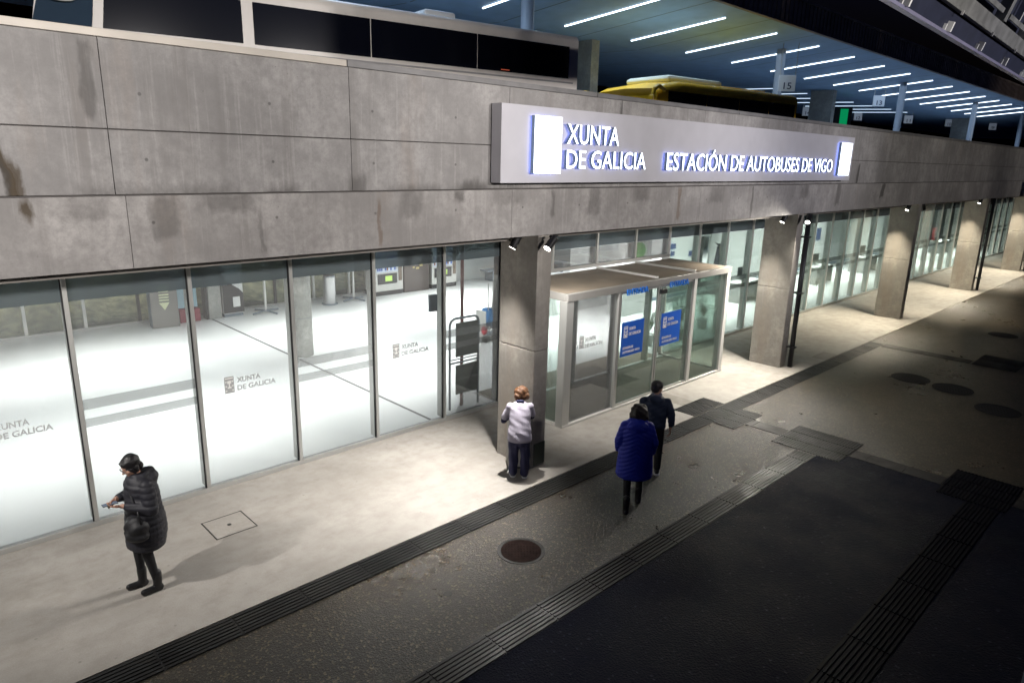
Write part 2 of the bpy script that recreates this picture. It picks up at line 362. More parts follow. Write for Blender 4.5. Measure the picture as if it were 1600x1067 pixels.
bm = bmesh.new(); quad(bm, [(-120, -120, -.008), (250, -120, -.008), (250, 1.4, -.008), (-120, 1.4, -.008)]); quad(bm, [(-120, 1.4, -.008), (12.34, 1.4, -.008), (12.34, 4.40, -.008), (-120, 4.40, -.008)])
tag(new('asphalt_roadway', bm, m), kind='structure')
# ribbed paving bands and pads
def ribs(bm, x0, x1, y0, y1, tile=.8, pitch=.052, z=.0, phase=0.):
    n = max(1, round((y1 - y0) / pitch)); p = (y1 - y0) / n
    quad(bm, [(x0, y0, z - .007), (x1, y0, z - .007), (x1, y1, z - .007), (x0, y1, z - .007)])
    k = math.floor((x0 - phase) / tile)
    while phase + k * tile < x1:
        a = max(x0, phase + k * tile + .012); b = min(x1, phase + (k + 1) * tile - .012); k += 1
        if b - a < .02: continue
        for i in range(n):
            yy = y0 + i * p
            box(bm, a, b, yy + p * .18, yy + p * .80, z - .007, z + .004 + random.uniform(-.0015, .0015))
bm = bmesh.new(); ribs(bm, -14, 21.5, 6.5, 6.885); tag(new('ribbed_paving_band', bm, M['ribs']), kind='structure')
bm = bmesh.new(); ribs(bm, -14, 11.9, 4.40, 4.77, phase=.3); tag(new('ribbed_paving_band', bm, M['ribs']), kind='structure')
M['ribs_dark'] = mat('ribbed_tile_dark', (.006, .006, .009), .45, var=.3, vscale=6); M['ribs_dark'].node_tree.nodes['Principled BSDF'].inputs['IOR'].default_value = 1.2
bm = bmesh.new(); ribs(bm, -14, 11.95, 1.64, 2.10, phase=.1); tag(new('ribbed_paving_band', bm, M['ribs_dark']), kind='structure')
for (x0, x1, y0, y1) in ((11.93, 13.1, 6.02, 6.495), (11.93, 13.1, 6.905, 7.42), (11.93, 13.12, 4.02, 5.27), (12.0, 13.25, 1.56, 2.52), (21.2, 22.6, 3.2, 4.2)):
    bm = bmesh.new(); ribs(bm, x0, x1, y0, y1, tile=.4, z=(.008 if y0 > 6.89 else 0), phase=x0); tag(new('ribbed_paving_pad', bm, M['ribs_dark' if y0 < 2 else 'ribs']), kind='structure')
M['slab'] = mat('smooth_dark_slab', (.03, .028, .026), .5, spec=.25, var=.35, vscale=3, bump=.15, rvar=.12)
M['slab2'] = mat('grey_slab', (.22, .20, .175), .55, var=.2, vscale=5)
bm = bmesh.new()
for y0, y1 in ((5.28, 6.01), (2.53, 4.01), (-2, 1.55)):
    y = y0
    while y < y1:
        e = min(y1, y + .6); box(bm, 12.35, 12.72, y + .004, e - .004, -.011, -.004); y += .6
for y0, y1 in ((4.25, 6.48),):
    y = y0
    while y < y1:
        e = min(y1, y + .6); box(bm, 21.2, 21.62, y + .004, e - .004, -.011, -.004); y += .6
tag(new('cross_paving_band', bm, M['slab']), kind='structure')
bm = bmesh.new(); box(bm, 12.3, 12.72, 7.43, 8.15, .001, .004); box(bm, 18.4, 19.2, 6.92, 7.3, .001, .004)
tag(new('guide_slab', bm, M['slab2']), kind='structure')

# manhole covers
def manhole(x, y, r, label, rust=True):
    t = thing('manhole_cover', label, 'manhole cover', (x, y, -.011), random.uniform(0, 1), 'manhole covers in the square')
    bm = bmesh.new(); lathe(bm, [(r + .05, 0), (r + .05, .006), (r + .012, .0065), (r + .012, .001)], 0, 0, 40); new('frame', bm, M['iron'], t)
    bm = bmesh.new(); lathe(bm, [(r, 0), (r, .005)], 0, 0, 40)
    for i in range(-6, 7):
        for j in range(-6, 7):
            if math.hypot(i, j) < 6.2: box(bm, i * r * .15 - r * .05, i * r * .15 + r * .05, j * r * .15 - r * .022, j * r * .15 + r * .022, .005, .009)
    new('lid', bm, M['rustiron'] if rust else M['iron'], t)
M['iron'] = mat('cast_iron', (.030, .029, .027), .6, 0, spec=.3, var=.3, vscale=12)
M['rustiron'] = mat('rusty_cast_iron', (.018, .009, .007), .85, 0, spec=.12, var=.4, vscale=10)
manhole(5.78, 5.70, .27, 'rusty red-brown round manhole cover nearest the camera, left of the woman in blue')
manhole(18.46, 4.85, .38, 'dark round manhole cover on the wet square, upper one of the close pair', False)
manhole(18.34, 3.9, .38, 'dark round manhole cover, lower one of the close pair on the wet square', False)
manhole(17.4, 2.8, .38, 'dark round manhole cover closest to the right edge of the picture', False)
manhole(25.9, 4.45, .35, 'small-looking round manhole cover farthest away on the square beyond the cross band', False)
# square access hatch
t = thing('access_hatch', 'square flush hatch with dark outline and centre ring in the pale pavement', 'hatch', (3.19, 8.85, .001))
bm = bmesh.new(); a = .27
for s in ((-a, a, -a - .012, -a), (-a, a, a, a + .012), (-a - .012, -a, -a - .012, a + .012), (a, a + .012, -a - .012, a + .012)): box(bm, *s, 0, .003)
new('frame', bm, M['iron'], t)
bm = bmesh.new(); box(bm, -a + .004, a - .004, -a + .004, a - .004, 0, .0025); new('lid', bm, M['pave'], t)
bm = bmesh.new(); lathe(bm, [(.028, .003), (.03, .006), (.016, .007)], 0, 0, 16); new('lifting_ring', bm, M['iron'], t)
# small drain spot
bm = bmesh.new(); lathe(bm, [(.055, 0), (.05, .004)], 4.48, 5.62, 14)
bm2 = bm; tag(new('drain_plug', bm2, M['iron']), 'tiny dark round plug in the dark paving left of the rusty manhole', 'drain')
bpy.data.objects['drain_plug'].location.z = -.012
# standing rainwater is in the paving material

# ------------------------------------------------------------------ concrete parapet beam
wall = thing('parapet_wall', 'long board-marked grey concrete parapet beam with stains over the glazed front', 'concrete wall', (0, 7.3, 3.89))
def wallrow(z0, z1, joints, m, gap=.006, y0=7.3, y1=7.72):
    bm = bmesh.new()
    for a, b in zip(joints, joints[1:]):
        box(bm, a + gap / 2, b - gap / 2, y0, y1, z0, z1, bev=.003)
    for v in bm.verts: v.co -= Vector((0, 7.3, 3.89))
    return bm
jt = [-20 + 2.5 * k + (1.87 % 2.5) - 0 for k in range(0, 60)]
jt = [1.87 + 2.52 * k for k in range(-10, 45)]
new('top_course', wallrow(5.182, 5.955, jt, M['concrete']), M['concrete'], wall)
new('middle_course', wallrow(4.592, 5.170, jt, M['concrete']), M['concrete'], wall)
jb = [1.95 + 5.04 * k for k in range(-6, 24)]
new('bottom_course', wallrow(3.89, 4.575, jb, M['concrete2'], gap=.004, y0=7.292), M['concrete2'], wall)
bm = bmesh.new(); box(bm, -24, 112, .03, .6, .02, 2.05); new('core', bm, mat('joint_mortar', (.10, .092, .088), .9), wall)
bm = boxes([(-24, 4.35, -.035, .46, 2.067, 2.135)], .004); o = new('coping', bm, M['cope_a'], wall); o['label'] = 'pale cream metal coping on the left stretch'
bm = bmesh.new()
for k in range(24): box(bm, 4.365 + k * 4.4, 4.365 + (k + 1) * 4.4 - .012, -.03, .46, 2.067, 2.135, bev=.004)
o = new('coping', bm, M['cope_b'], wall); o['label'] = 'dark grey metal coping on the long right stretch'
# beam underside and deck slab
bm = bmesh.new(); box(bm, -24, 112, 7.73, 23, 3.86, 4.2); tag(new('bus_deck', bm, M['asph']), kind='structure')
bm = bmesh.new(); box(bm, -24, 112, 7.73, 9.9, 3.78, 3.855); tag(new('soffit', bm, mat('soffit_concrete', (.25, .23, .21), .8, var=.1)), kind='structure')
bm = bmesh.new(); box(bm, -24, 112, 10.2, 22.2, 3.70, 3.855); tag(new('hall_ceiling', bm, M['bluegrey']), kind='structure')

# ------------------------------------------------------------------ illuminated sign
sg = thing('station_sign', 'long illuminated XUNTA DE GALICIA bus station sign on the concrete beam', 'sign', (12.5, 7.2, 4.68))
def rel(bm, o):
    for v in bm.verts: v.co -= o.location
    return bm
bm = boxes([(6.56, 18.66, 7.08, 7.28, 4.675, 5.72)], .006); new('panel', rel(bm, sg), M['signpanel'], sg)
def litbox(x0, x1, z0, z1, name):
    bm = bmesh.new(); box(bm, x0, x1, 6.985, 7.05, z0, z1)
    for f in bm.faces:
        nrm = f.normal if f.normal.length else Vector((0, 0, 0)); f.normal_update(); nrm = f.normal
        f.material_index = 0 if nrm.y < -.5 else (2 if nrm.y > .5 else 1)
    new(name, rel(bm, sg), [M['lit'], M['litside'], M['halo']], sg)
litbox(7.10, 7.66, 4.81, 5.59, 'light_box'); litbox(17.66, 18.32, 4.80, 5.57, 'light_box')
for tx, a in (('XUNTA', (7.79, 9.0, 5.235, 5.51)), ('DE GALICIA', (7.79, 9.75, 4.885, 5.145)), ('ESTACIÓN DE AUTOBUSES DE VIGO', (10.36, 17.28, 4.875, 5.165))):
    bm = textbm(tx, *a, 6.99, 7.04, bold=.002, mis=(0, 1, 2)); new('lettering', rel(bm, sg), [M['lit'], M['litside'], M['halo']], sg)

# ------------------------------------------------------------------ pillars
pl = thing('pillar', 'concrete pillar the cleaner leans towards, left of the entrance vestibule', 'pillar', (7.8, 7.8, 0), 0, 'pillars along the station front')
new('shaft', boxes([(-.15, .17, -.42, .42, 0, 2.02), (-.15, .17, -.42, .42, 2.026, 3.888)], .012), M['pillar'], pl)
PX = [-1.2, 16.82, 25.75, 34.65, 43.8, 52.8]
PL = ['concrete pillar beyond the left frame edge', 'tall concrete pillar with dark downpipe right of the entrance vestibule', 'third concrete pillar from the left, bright edge, no pipe',
      'fourth concrete pillar from the left, between two dark glass bays', 'fifth pillar, last one whole at the right edge by the red box', 'farthest concrete pillar beyond the right edge']
pillars = [pl] + [copy_tree(pl, None, (x, 7.8, 0), l) for x, l in zip(PX, PL)]
# thin dark green patch on the foot of the first pillar
bm = boxes([(-.10, .165, -.432, -.4225, .03, .42)], .002); o = new('base_piece', bm, M['dkgreen'], pl)
# downpipes
def pipe(x, y, label, r=.06):
    t = thing('downpipe', label, 'downpipe', (x, y, 0), 0, 'dark downpipes beside pillars')
    bm = bmesh.new(); tube(bm, (0, 0, 0), (0, 0, 3.88), r, seg=16); new('pipe', bm, M['darkpipe'], t, True)
    for z in (.5, 1.9, 3.3): new('clamp', B(-.08, .08, -.08, .12, z, z + .04), M['darkpipe'], t)
pipe(17.02, 7.27, 'dark round downpipe on the pillar right of the entrance vestibule')
pipe(34.95, 7.27, 'dark downpipe on the fourth pillar')
pipe(44.1, 7.27, 'dark downpipe on the last pillar near the right edge')
# pillar spotlights
def spotlight(x, y, aim, label, power, first=True, ang=104, mir=1):
    t = thing('spotlight', label, 'spotlight', (x, y, 3.78), 0, 'black spotlights on the pillar heads')
    d = (Vector(aim) - Vector((x, y, 3.72))).normalized()
    bm = bmesh.new(); tube(bm, -d * .10, d * .11, .062, seg=20); tube(bm, -d * .125, -d * .10, .045, .06, seg=20); new('housing', bm, M['black'], t, False)
    bm = bmesh.new(); tube(bm, d * .111, d * .114, .054, seg=20); new('lens', bm, M['lens'], t)
    bm = bmesh.new(); path(bm, [(0, 0, 0), (.0, .0, .11)], .018); box(bm, -.02, .14, -.02, .02, .09, .115); new('bracket', bm, M['black'], t)
    spot('spot_lamp', d * .15, d * 5, power, ang, 1.0, (1, .96, .91) if x < 12 else (1, .94, .83) if x < 20 else (1, .90, .70), .04, t)
SL = {0: 'the first pillar by the cleaner', 1: 'the pillar right of the vestibule', 2: 'the third pillar', 3: 'the fourth pillar', 4: 'the fifth pillar'}
for k, px in enumerate([7.8, 16.82, 25.75, 34.65, 43.8]):
    pw = SPOTW * (1.0 if k < 2 else 1.0)
    spotlight(px - .42, 7.60, (px - 2.1, 8.5, 0), 'black spotlight, left one of the pair on ' + SL[k] if k < 2 else 'black spotlight head on ' + SL[k], pw * (1 if k < 2 else 1.05), ang=92 if k < 2 else 98)
    if k < 2: spotlight(px - .12, 7.14, (px - 4.2, 6.9 - .6 * k, 0), 'black spotlight, right one of the pair on ' + SL[k], pw * (.34 + .10 * k), ang=110 + 34 * k)
    else: spotlight(px + .42, 7.40, (px + 3.4, 6.8, 0), 'black spotlight on the far side of ' + SL[k], pw * .8)
spotlight(-1.2 + .42, 7.75, (2.6, 9.2, 0), 'black spotlight on the pillar beyond the left frame edge', SPOTW * .34)
spotlight(7.8 + .42, 7.75, (12.5, 8.2, 0), 'black spotlight hidden behind the first pillar', SPOTW * .4)

# ------------------------------------------------------------------ glazed front
FX = [-2.65, -1.15, .35, 1.85, 3.36, 4.87, 6.37, 7.9, 9.35, 10.85, 12.33, 13.8, 15.25, 16.7, 18.2, 19.65, 21.15, 22.65, 24.1, 25.5, 26.9, 28.35] + [29.8 + 1.45 * k for k in range(0, 22)]
YF = 10.04
def emblem(bm, x0, z1, w, h, y):
    """shield-like rectangular emblem with chalice and small crosses"""
    box(bm, x0, x0 + w, y, y + .002, z1 - h, z1, 0)
    box(bm, x0 + w * .3, x0 + w * .7, y - .002, y, z1 - h * .42, z1 - h * .25, 1)
    box(bm, x0 + w * .44, x0 + w * .56, y - .002, y, z1 - h * .62, z1 - h * .42, 1)
    box(bm, x0 + w * .3, x0 + w * .7, y - .002, y, z1 - h * .70, z1 - h * .62, 1)
    for i in range(3):
        for j in range(2):
            cx = x0 + w * (.16 + .68 * j); cz = z1 - h * (.3 + .27 * i)
            box(bm, cx - w * .1, cx + w * .1, y - .002, y, cz - h * .018, cz + h * .018, 1); box(bm, cx - w * .03, cx + w * .03, y - .0022, y, cz - h * .05, cz + h * .05, 1)
    box(bm, x0 + w * .08, x0 + w * .92, y - .002, y, z1 - h * .13, z1 - h * .07, 1)
def glassbay(i0, i1, label, zb=0.0, glass='glass', skip_low=False):
    x0, x1 = FX[i0], FX[i1]
    t = thing('glass_wall', label, 'glass wall', ((x0 + x1) / 2, YF, 0), 0, 'glazed bays of the station front')
    L = lambda bm: rel(bm, t)
    new('bottom_rail', L(boxes([(x0, x1, YF - .05, YF + .06, zb, zb + .07)], .004)), M['alu'], t)
    for i in range(i0, i1 + (1 if i1 in (8, len(FX) - 1) else 0)):
        if i < 9: new('gasket', L(boxes([(FX[i] - .042, FX[i] - .0285, YF - .02, YF + .012, zb + .07, 3.7)])), M['black'], t)
        new('mullion', L(boxes([(FX[i] - .028, FX[i] + .028, YF - .045, YF + .17, zb + .07, 3.7)], .004)), M['alu'] if i < 12 else M['alu_pale'], t)
    for i in range(i0, i1):
        a, b = FX[i] + .03, FX[i + 1] - .03
        p = new('pane', L(boxes([(a, b, YF, YF + .012, zb + .07, 3.12)])), M[glass], t)
        p2 = new('head_pane', L(boxes([(a, b, YF - .001, YF + .012, 3.125, 3.7)])), M['spandrel'], t)
        if zb: continue
        if i % 2 == 1 or i0 >= 12:
            bm = boxes([(a, b, YF + .014, YF + .016, 1.655, 1.80), (a, b, YF + .014, YF + .016, 1.41, 1.53)]); new('frosted_band', L(bm), M['band'], p)
        elif i0 < 8:
            off = (3.73 - 3.36); lx = FX[i] + off
            bm = bmesh.new(); emblem(bm, lx, 1.735, .145, .26, YF - .006); new('emblem', L(bm), [M['film'], M['white']], p)
            bm = textbm('XUNTA', lx + .19, lx + .56, 1.62, 1.70, YF - .006, YF - .004, .022); merge(bm, textbm('DE GALICIA', lx + .19, lx + .80, 1.495, 1.575, YF - .006, YF - .004, .022)); new('film_lettering', L(bm), M['film'], p)
    return t
glassbay(0, 8, 'large glass bay left of the first pillar, with frosted bands and grey logos')
glassbay(8, 12, 'row of upper window panes above the entrance vestibule roof', zb=2.66)
glassbay(12, 18, 'glass bay either side of the pillar with the dark downpipe', glass='glassg')
glassbay(18, 24, 'glass bay between the third and fourth pillars', glass='glassg')
glassbay(24, 31, 'darker glass bay between the fourth and fifth pillars', glass='glassg')
glassbay(31, len(FX) - 1, 'farthest glass bay past the fifth pillar', glass='glassg')

# ------------------------------------------------------------------ entrance vestibule
ev = thing('entrance_vestibule', 'projecting glazed entrance box with flat roof and blue door posters', 'entrance', (12.35, 8.25, 0))
L = lambda bm: rel(bm, ev)
EX0, EX1, EY = 9.36, 15.28, 8.25
M['fas'] = mat('vestibule_fascia_metal', (.34, .33, .31), .42, .5, var=.08, vscale=2)
new('roof', L(boxes([(EX0 + .04, EX1 - .04, EY + .08, 9.99, 2.57, 2.615)])), M['canroof'], ev)
new('fascia', L(boxes([(EX0, EX1, EY - .03, EY + .06, 2.48, 2.62), (EX0, EX0 + .06, EY + .06, 9.98, 2.48, 2.62), (EX1 - .06, EX1, EY + .06, 9.98, 2.48, 2.62)], .006)), M['fas'], ev)
for x in (12.33, 13.8): new('roof_rib', L(boxes([(x - .03, x + .03, EY + .07, 9.985, 2.616, 2.66)], .004)), M['alu_pale'], ev)
for x, wd in ((EX0 + .09, .10), (10.95, .04), (13.73, .06), (EX1 - .09, .07)):
    new('post', L(boxes([(x - wd, x + wd, EY - .02, EY + .16, 0, 2.48)], .006)), M['alu_pale'] if x > 13 else M['alu'], ev)
new('post', L(boxes([(EX0, EX0 + .08, 9.80, 9.98, 0, 2.48)], .006)), M['alu'], ev)
new('threshold', L(boxes([(EX0, EX1, EY - .03, EY + .05, .0, .05), (EX0, EX0 + .06, EY + .05, 9.98, .0, .06), (EX1 - .06, EX1, EY + .05, 9.98, .0, .06), (9.5, 15.2, 9.90, 9.99, 0, .04)], .004)), M['alu_pale'], ev)
for a, b in ((EX0 + .2, 10.9), (13.80, EX1 - .17)):
    new('side_pane', L(boxes([(a, b, EY + .03, EY + .042, .05, 2.48)])), M['glass' if a < 12 else 'glassg'], ev)
for x in (EX0 + .03, EX1 - .03):
    new('return_pane', L(boxes([(x - .006, x + .006, EY + .17, 9.78, .06, 2.48)])), M['glassg'], ev)
def doorleaf(a, b, y, px=None, frame='alu'):
    d = new('door', L(boxes([(a, a + .035, y - .02, y + .02, .03, 2.47), (b - .035, b, y - .02, y + .02, .03, 2.47), (a + .035, b - .035, y - .02, y + .02, 2.43, 2.47), (a + .035, b - .035, y - .02, y + .02, .03, .10)], .003)), M[frame], ev)
    new('door_glass', L(boxes([(a + .036, b - .036, y - .005, y + .005, .101, 2.429)])), M['glassg'], d)
    if px is not None:
        x0, x1, z0, z1 = px, px + .76, 1.10, 1.83
        po = new('poster', L(boxes([(x0, x1, y - .012, y - .008, z0, z1)])), M['blue'], d)
        bm = bmesh.new(); emblem(bm, x0 + .07, z1 - .09, .13, .24, y - .018); merge(bm, textbm('XUNTA', x0 + .25, x0 + .47, z1 - .19, z1 - .125, y - .018, y - .0145, .006)); merge(bm, textbm('DE GALICIA', x0 + .25, x0 + .66, z1 - .30, z1 - .235, y - .018, y - .0145, .006))
        merge(bm, textbm('ESTACIÓN DE', x0 + .07, x0 + .42, z0 + .15, z0 + .20, y - .018, y - .0145, .01)); merge(bm, textbm('AUTOBUSES VIGO', x0 + .07, x0 + .66, z0 + .06, z0 + .11, y - .018, y - .0145, .01))
        new('poster_print', L(bm), [M['white'], M['blue']], d)
doorleaf(11.00, 12.33, EY + .02, 11.10); doorleaf(12.37, 13.66, EY + .02, 12.50)
for a in (11.55, 13.0, 10.2, 14.4): new('inner_post', L(boxes([(a, a + .09, 9.9, 10.06, .05, 2.6)], .004)), M['alu_pale'], ev)
new('sensor', L(boxes([(12.28, 12.50, EY - .09, EY - .031, 2.30, 2.40)], .01)), M['black'], ev)
for a in (11.14, 12.66):
    o = new('lettering', L(textbm('ENTRADA', a, a + .72, 2.40, 2.52, EY - .05, EY - .0305, .012)), M['bluelet'], ev)
bm = bmesh.new(); emblem(bm, 9.80, 1.74, .13, .24, EY + .02); new('emblem', L(bm), [M['film'], M['white']], ev)
bm = textbm('XUNTA', 9.98, 10.30, 1.62, 1.70, EY + .02, EY + .023, .022); merge(bm, textbm('DE GALICIA', 9.98, 10.50, 1.50, 1.57, EY + .02, EY + .023, .022)); new('film_lettering', L(bm), M['film'], ev)
bm = bmesh.new(); quad(bm, [(9.42, 8.32, .004), (15.2, 8.32, .004), (15.2, 10.9, .004), (9.42, 10.9, .004)]); tag(new('entrance_floor', bm, M['mat']), kind='structure')

# ------------------------------------------------------------------ inside the hall
rw = thing('rear_glass_wall', 'rear window wall of the hall with slim pale posts, bank of earth behind', 'glass wall', (6, 22.2, 0))
L = lambda bm: rel(bm, rw)
new('pane', L(boxes([(-8, 17.5, 22.2, 22.21, .06, 3.7)])), M['glassg'], rw)
for k in range(18): new('mullion', L(boxes([(-6.9 + k * 1.42, -6.82 + k * 1.42, 22.1, 22.19, 0, 3.7)])), M['alu_pale'] if k % 3 else M['black'], rw)
new('bottom_rail', L(boxes([(-8, 17.5, 22.08, 22.198, 0, .06)])), M['alu'], rw)
bm = bmesh.new(); boxes_ = box(bm, 17.5, 110, 22.2, 22.35, 0, 3.7); tag(new('hall_back_wall', bm, M['whitewall']), kind='structure')
bm = bmesh.new(); box(bm, -24.2, -24, 10, 22.4, 0, 3.7); tag(new('hall_end_wall', bm, M['whitewall']), kind='structure')
# planted bank behind the hall
bm = bmesh.new(); nx, ny = 90, 14
g = [[bm.verts.new((-10 + i * .5, 22.6 + j * .8, -.05 + j * .34 + random.uniform(-.12, .12) + .2 * math.sin(i * .7 + j))) for i in range(nx)] for j in range(ny)]
for j in range(ny - 1):
    for i in range(nx - 1): bm.faces.new((g[j][i], g[j][i + 1], g[j + 1][i + 1], g[j + 1][i]))
tag(new('earth_bank', bm, M['grass'], None, True), kind='structure')
area('bank_fill', (4, 22.9, 3.6), 20, .3, 260, (1, .9, .8), aim=(4, 25, .5))  # unseen fill light, added to brighten the bank
# partition behind the entrance (offices)
ow = thing('office_partition', 'white office partition wall seen through the panes right of the vestibule', 'wall', (30, 14.6, 0))
L = lambda bm: rel(bm, ow)
new('wall_panel', L(boxes([(21.2, 24.0, 14.6, 14.7, 0, 3.7), (25.2, 31.5, 14.6, 14.7, 0, 3.7), (33, 46, 14.6, 14.7, 0, 3.7), (48, 64, 14.6, 14.7, 0, 3.7), (21.1, 21.2, 14.6, 18.5, 0, 3.7), (24, 25.2, 14.6, 14.7, 2.2, 3.7)])), M['whitewall'], ow)
M['navyprint'] = mat('navy_print', (.05, .07, .16), .5)
new('notice', L(boxes([(28.2, 28.6, 14.58, 14.598, 1.9, 2.2), (35.3, 35.8, 14.58, 14.598, 1.4, 2.0), (22.3, 22.65, 14.58, 14.598, 1.86, 2.05), (22.35, 22.6, 14.58, 14.598, 1.6, 1.76), (23.6, 23.85, 14.58, 14.598, 1.5, 1.7)])), M['navyprint'], ow)
new('skirting', L(boxes([(19.0, 24.0, 14.57, 14.598, 0, .12), (25.2, 31.5, 14.57, 14.598, 0, .12), (33, 46, 14.57, 14.598, 0, .12)])), M['bluegrey'], ow)
for k, x in enumerate((24.4, 27.2, 31.0, 36.5, 42, 49)):
    t = thing('office_desk', ['grey office desk nearest the vestibule, behind glass', 'grey office desk behind the pipe pillar glass', 'office desk deep in the third bay', 'office desk left in the fourth bay', 'office desk right in the fourth bay', 'farthest grey office desk behind the glass'][k], 'desk', (x, 12.6, 0), 0, 'office desks behind the glass')
    new('desktop', boxes([(-.9, .9, -.4, .4, .72, .75)], .004), M['white'], t)
    for sx in (-.85, .82): new('leg', boxes([(sx, sx + .04, -.36, .36, 0, .72)]), M['alu'], t)
    new('modesty_panel', boxes([(-.8, .8, .3, .32, .3, .7)]), M['bluegrey'], t)
    bm = boxes([(-.3, .3, .1, .13, .9, 1.25), (-.03, .03, .12, .15, .76, .95), (-.12, .12, .05, .22, .752, .765)]); tag(new('monitor', bm, M['black']), 'black computer monitor on ' + ['the nearest', 'the second', 'the third', 'the fourth', 'the fifth', 'the farthest'][k] + ' office desk', 'monitor', 'computer monitors on the desks')
for o in list(C.objects):
    if o.name.startswith('monitor'):
        k = 0 if o.name == 'monitor' else int(o.name.split('.')[1]); o.location = ((24.4, 27.2, 31.0, 36.5, 42, 49)[k], 12.6, 0)
# coat stand with coats
t = thing('coat_stand', 'coat stand hung with a dark and a beige coat seen above the vestibule roof', 'coat stand', (24.6, 13.9, 0))
bm = bmesh.new(); tube(bm, (0, 0, 0), (0, 0, 2.0), .025); tube(bm, (0, 0, 0), (0, 0, .04), .2, .2, 20)
for a in range(4): path(bm, [(0, 0, 1.9), (.16 * math.cos(a * PI / 2), .16 * math.sin(a * PI / 2), 2.02)], .014)
new('pole', bm, M['black'], t)
def drape(bm, x, y, z1, z0, w0, w1):
    n = 14; rows = 7; R_ = []
    for j in range(rows):
        f = j / (rows - 1); z = z1 + (z0 - z1) * f; ww = w0 + (w1 - w0) * f
        R_.append([bm.verts.new((x + ww * math.cos(2 * PI * k / n) * (1 + .15 * math.sin(3 * k)), y + ww * .6 * math.sin(2 * PI * k / n), z)) for k in range(n)])
    for a, b in zip(R_, R_[1:]):
        for k in range(n): bm.faces.new((a[k], a[(k + 1) % n], b[(k + 1) % n], b[k]))
    bm.faces.new(R_[0]); bm.faces.new(R_[-1][::-1])
bm = bmesh.new(); drape(bm, -.12, -.05, 1.9, .9, .06, .2); tag(new('coat', bm, mat('dark_coat_cloth', (.03, .03, .035), .9), None, True), 'dark coat hanging on the coat stand', 'coat', 'coats on the coat stand').location = (24.6, 13.9, 0)
bm = bmesh.new(); drape(bm, .15, 0, 1.9, .8, .06, .2); tag(new('coat', bm, mat('beige_coat_cloth', (.34, .30, .22), .9), None, True), 'beige coat hanging on the coat stand', 'coat', 'coats on the coat stand').location = (24.6, 13.9, 0)
# office chair
t = thing('office_chair', 'black office chair with rounded back behind the glass right of the vestibule', 'chair', (25.6, 12.9, 0), .5)
bm = bmesh.new(); ball(bm, (0, 0, .48), (.26, .25, .05)); new('seat', bm, M['black'], t, True)
bm = bmesh.new(); ball(bm, (0, .24, .86), (.25, .06, .3)); new('backrest', bm, M['black'], t, True)
bm = bmesh.new(); tube(bm, (0, 0, .1), (0, 0, .46), .03)
for a in range(5): path(bm, [(0, 0, .12), (.28 * math.cos(a * 1.257), .28 * math.sin(a * 1.257), .05)], .02)
new('base', bm, M['black'], t)
# potted plants
def plant(x, y, label, h=.9, s=1):
    t = thing('potted_plant', label, 'plant', (x, y, 0), random.uniform(0, 6), 'potted plants inside the glass')
    bm = bmesh.new(); lathe(bm, [(.13 * s, 0), (.18 * s, .32), (.16 * s, .32), (.15 * s, .28)], 0, 0, 18); new('pot', bm, M['white'], t)
    bm = bmesh.new(); rnd = random.Random(int(x * 100))
    for k in range(34):
        a = rnd.uniform(0, 6.28); Lr = rnd.uniform(.25, .5) * s; hh = rnd.uniform(.4, 1) * h; prev = Vector((0, 0, .28)); wv = .018
        side = Vector((-math.sin(a), math.cos(a), 0))
        last = None
        for j in range(6):
            f = (j + 1) / 6; p = Vector((math.cos(a) * Lr * f, math.sin(a) * Lr * f, .28 + hh * math.sin(f * 2.2) * .9)); ww = wv * (1 - f * .8)
            q_ = [bm.verts.new(p - side * ww), bm.verts.new(p + side * ww)]
            if last: bm.faces.new((last[0], last[1], q_[1], q_[0]))
            last = q_
    new('foliage', bm, M['leaf'], t)
plant(15.9, 10.9, 'spiky potted plant just right inside the vestibule glass'); plant(17.3, 10.8, 'taller potted plant between the vestibule and the pipe pillar', 1.1, 1.2); plant(18.9, 11.0, 'potted plant hidden partly by the pipe pillar')
# reception counter
t = thing('info_counter', 'long white reception counter seen above the vestibule roof', 'counter', (17.6, 15.6, 0))
new('front_panel', boxes([(-2.6, 2.6, -.4, -.3, 0, 1.05)], .01), M['white'], t); new('worktop', boxes([(-2.7, 2.7, -.5, .3, 1.05, 1.10)], .01), M['whitewall'], t)
new('plinth', boxes([(-2.5, 2.5, -.3, .25, 0, .1)]), M['bluegrey'], t)
t = thing('display_kiosk', 'green and white display kiosk with dark panel seen in the second upper pane', 'kiosk', (18.9, 13.9, 0))
new('body', boxes([(-.7, .7, -.3, .3, 0, 2.7)], .02), M['white'], t)
bm = bmesh.new(); ball(bm, (0, -.32, 2.15), (.40, .02, .28)); new('graphic', bm, mat('green_graphic', (.08, .35, .05), .5), t); new('screen', boxes([(-.3, .35, -.33, -.301, 1.35, 1.75)]), M['black'], t)
# round column
t = thing('round_column', 'round grey concrete column inside the hall behind the fourth pane', 'column', (8.0, 16.0, 0))
bm = bmesh.new(); lathe(bm, [(.27, 0), (.27, 1.0)], 0, 0, 40); lathe(bm, [(.27, 1.01), (.27, 3.69)], 0, 0, 40); new('shaft', bm, M['pillar_in'], t)
bm = bmesh.new(); lathe(bm, [(.265, 1.0), (.265, 1.01)], 0, 0, 40); new('joint', bm, M['bluegrey'], t)
t = thing('round_column', 'round concrete column deep in the hall behind the coat stand', 'column', (26.5, 16.0, 0))
bm = bmesh.new(); lathe(bm, [(.27, 0), (.27, 3.69)], 0, 0, 32); new('shaft', bm, M['pillar_in'], t)
tag(new('floor_strip', boxes([(7.70, 7.76, 10.1, 22.0, -.0035, .0005)]), mat('grey_floor_strip', (.12, .12, .12), .5)), kind='structure')
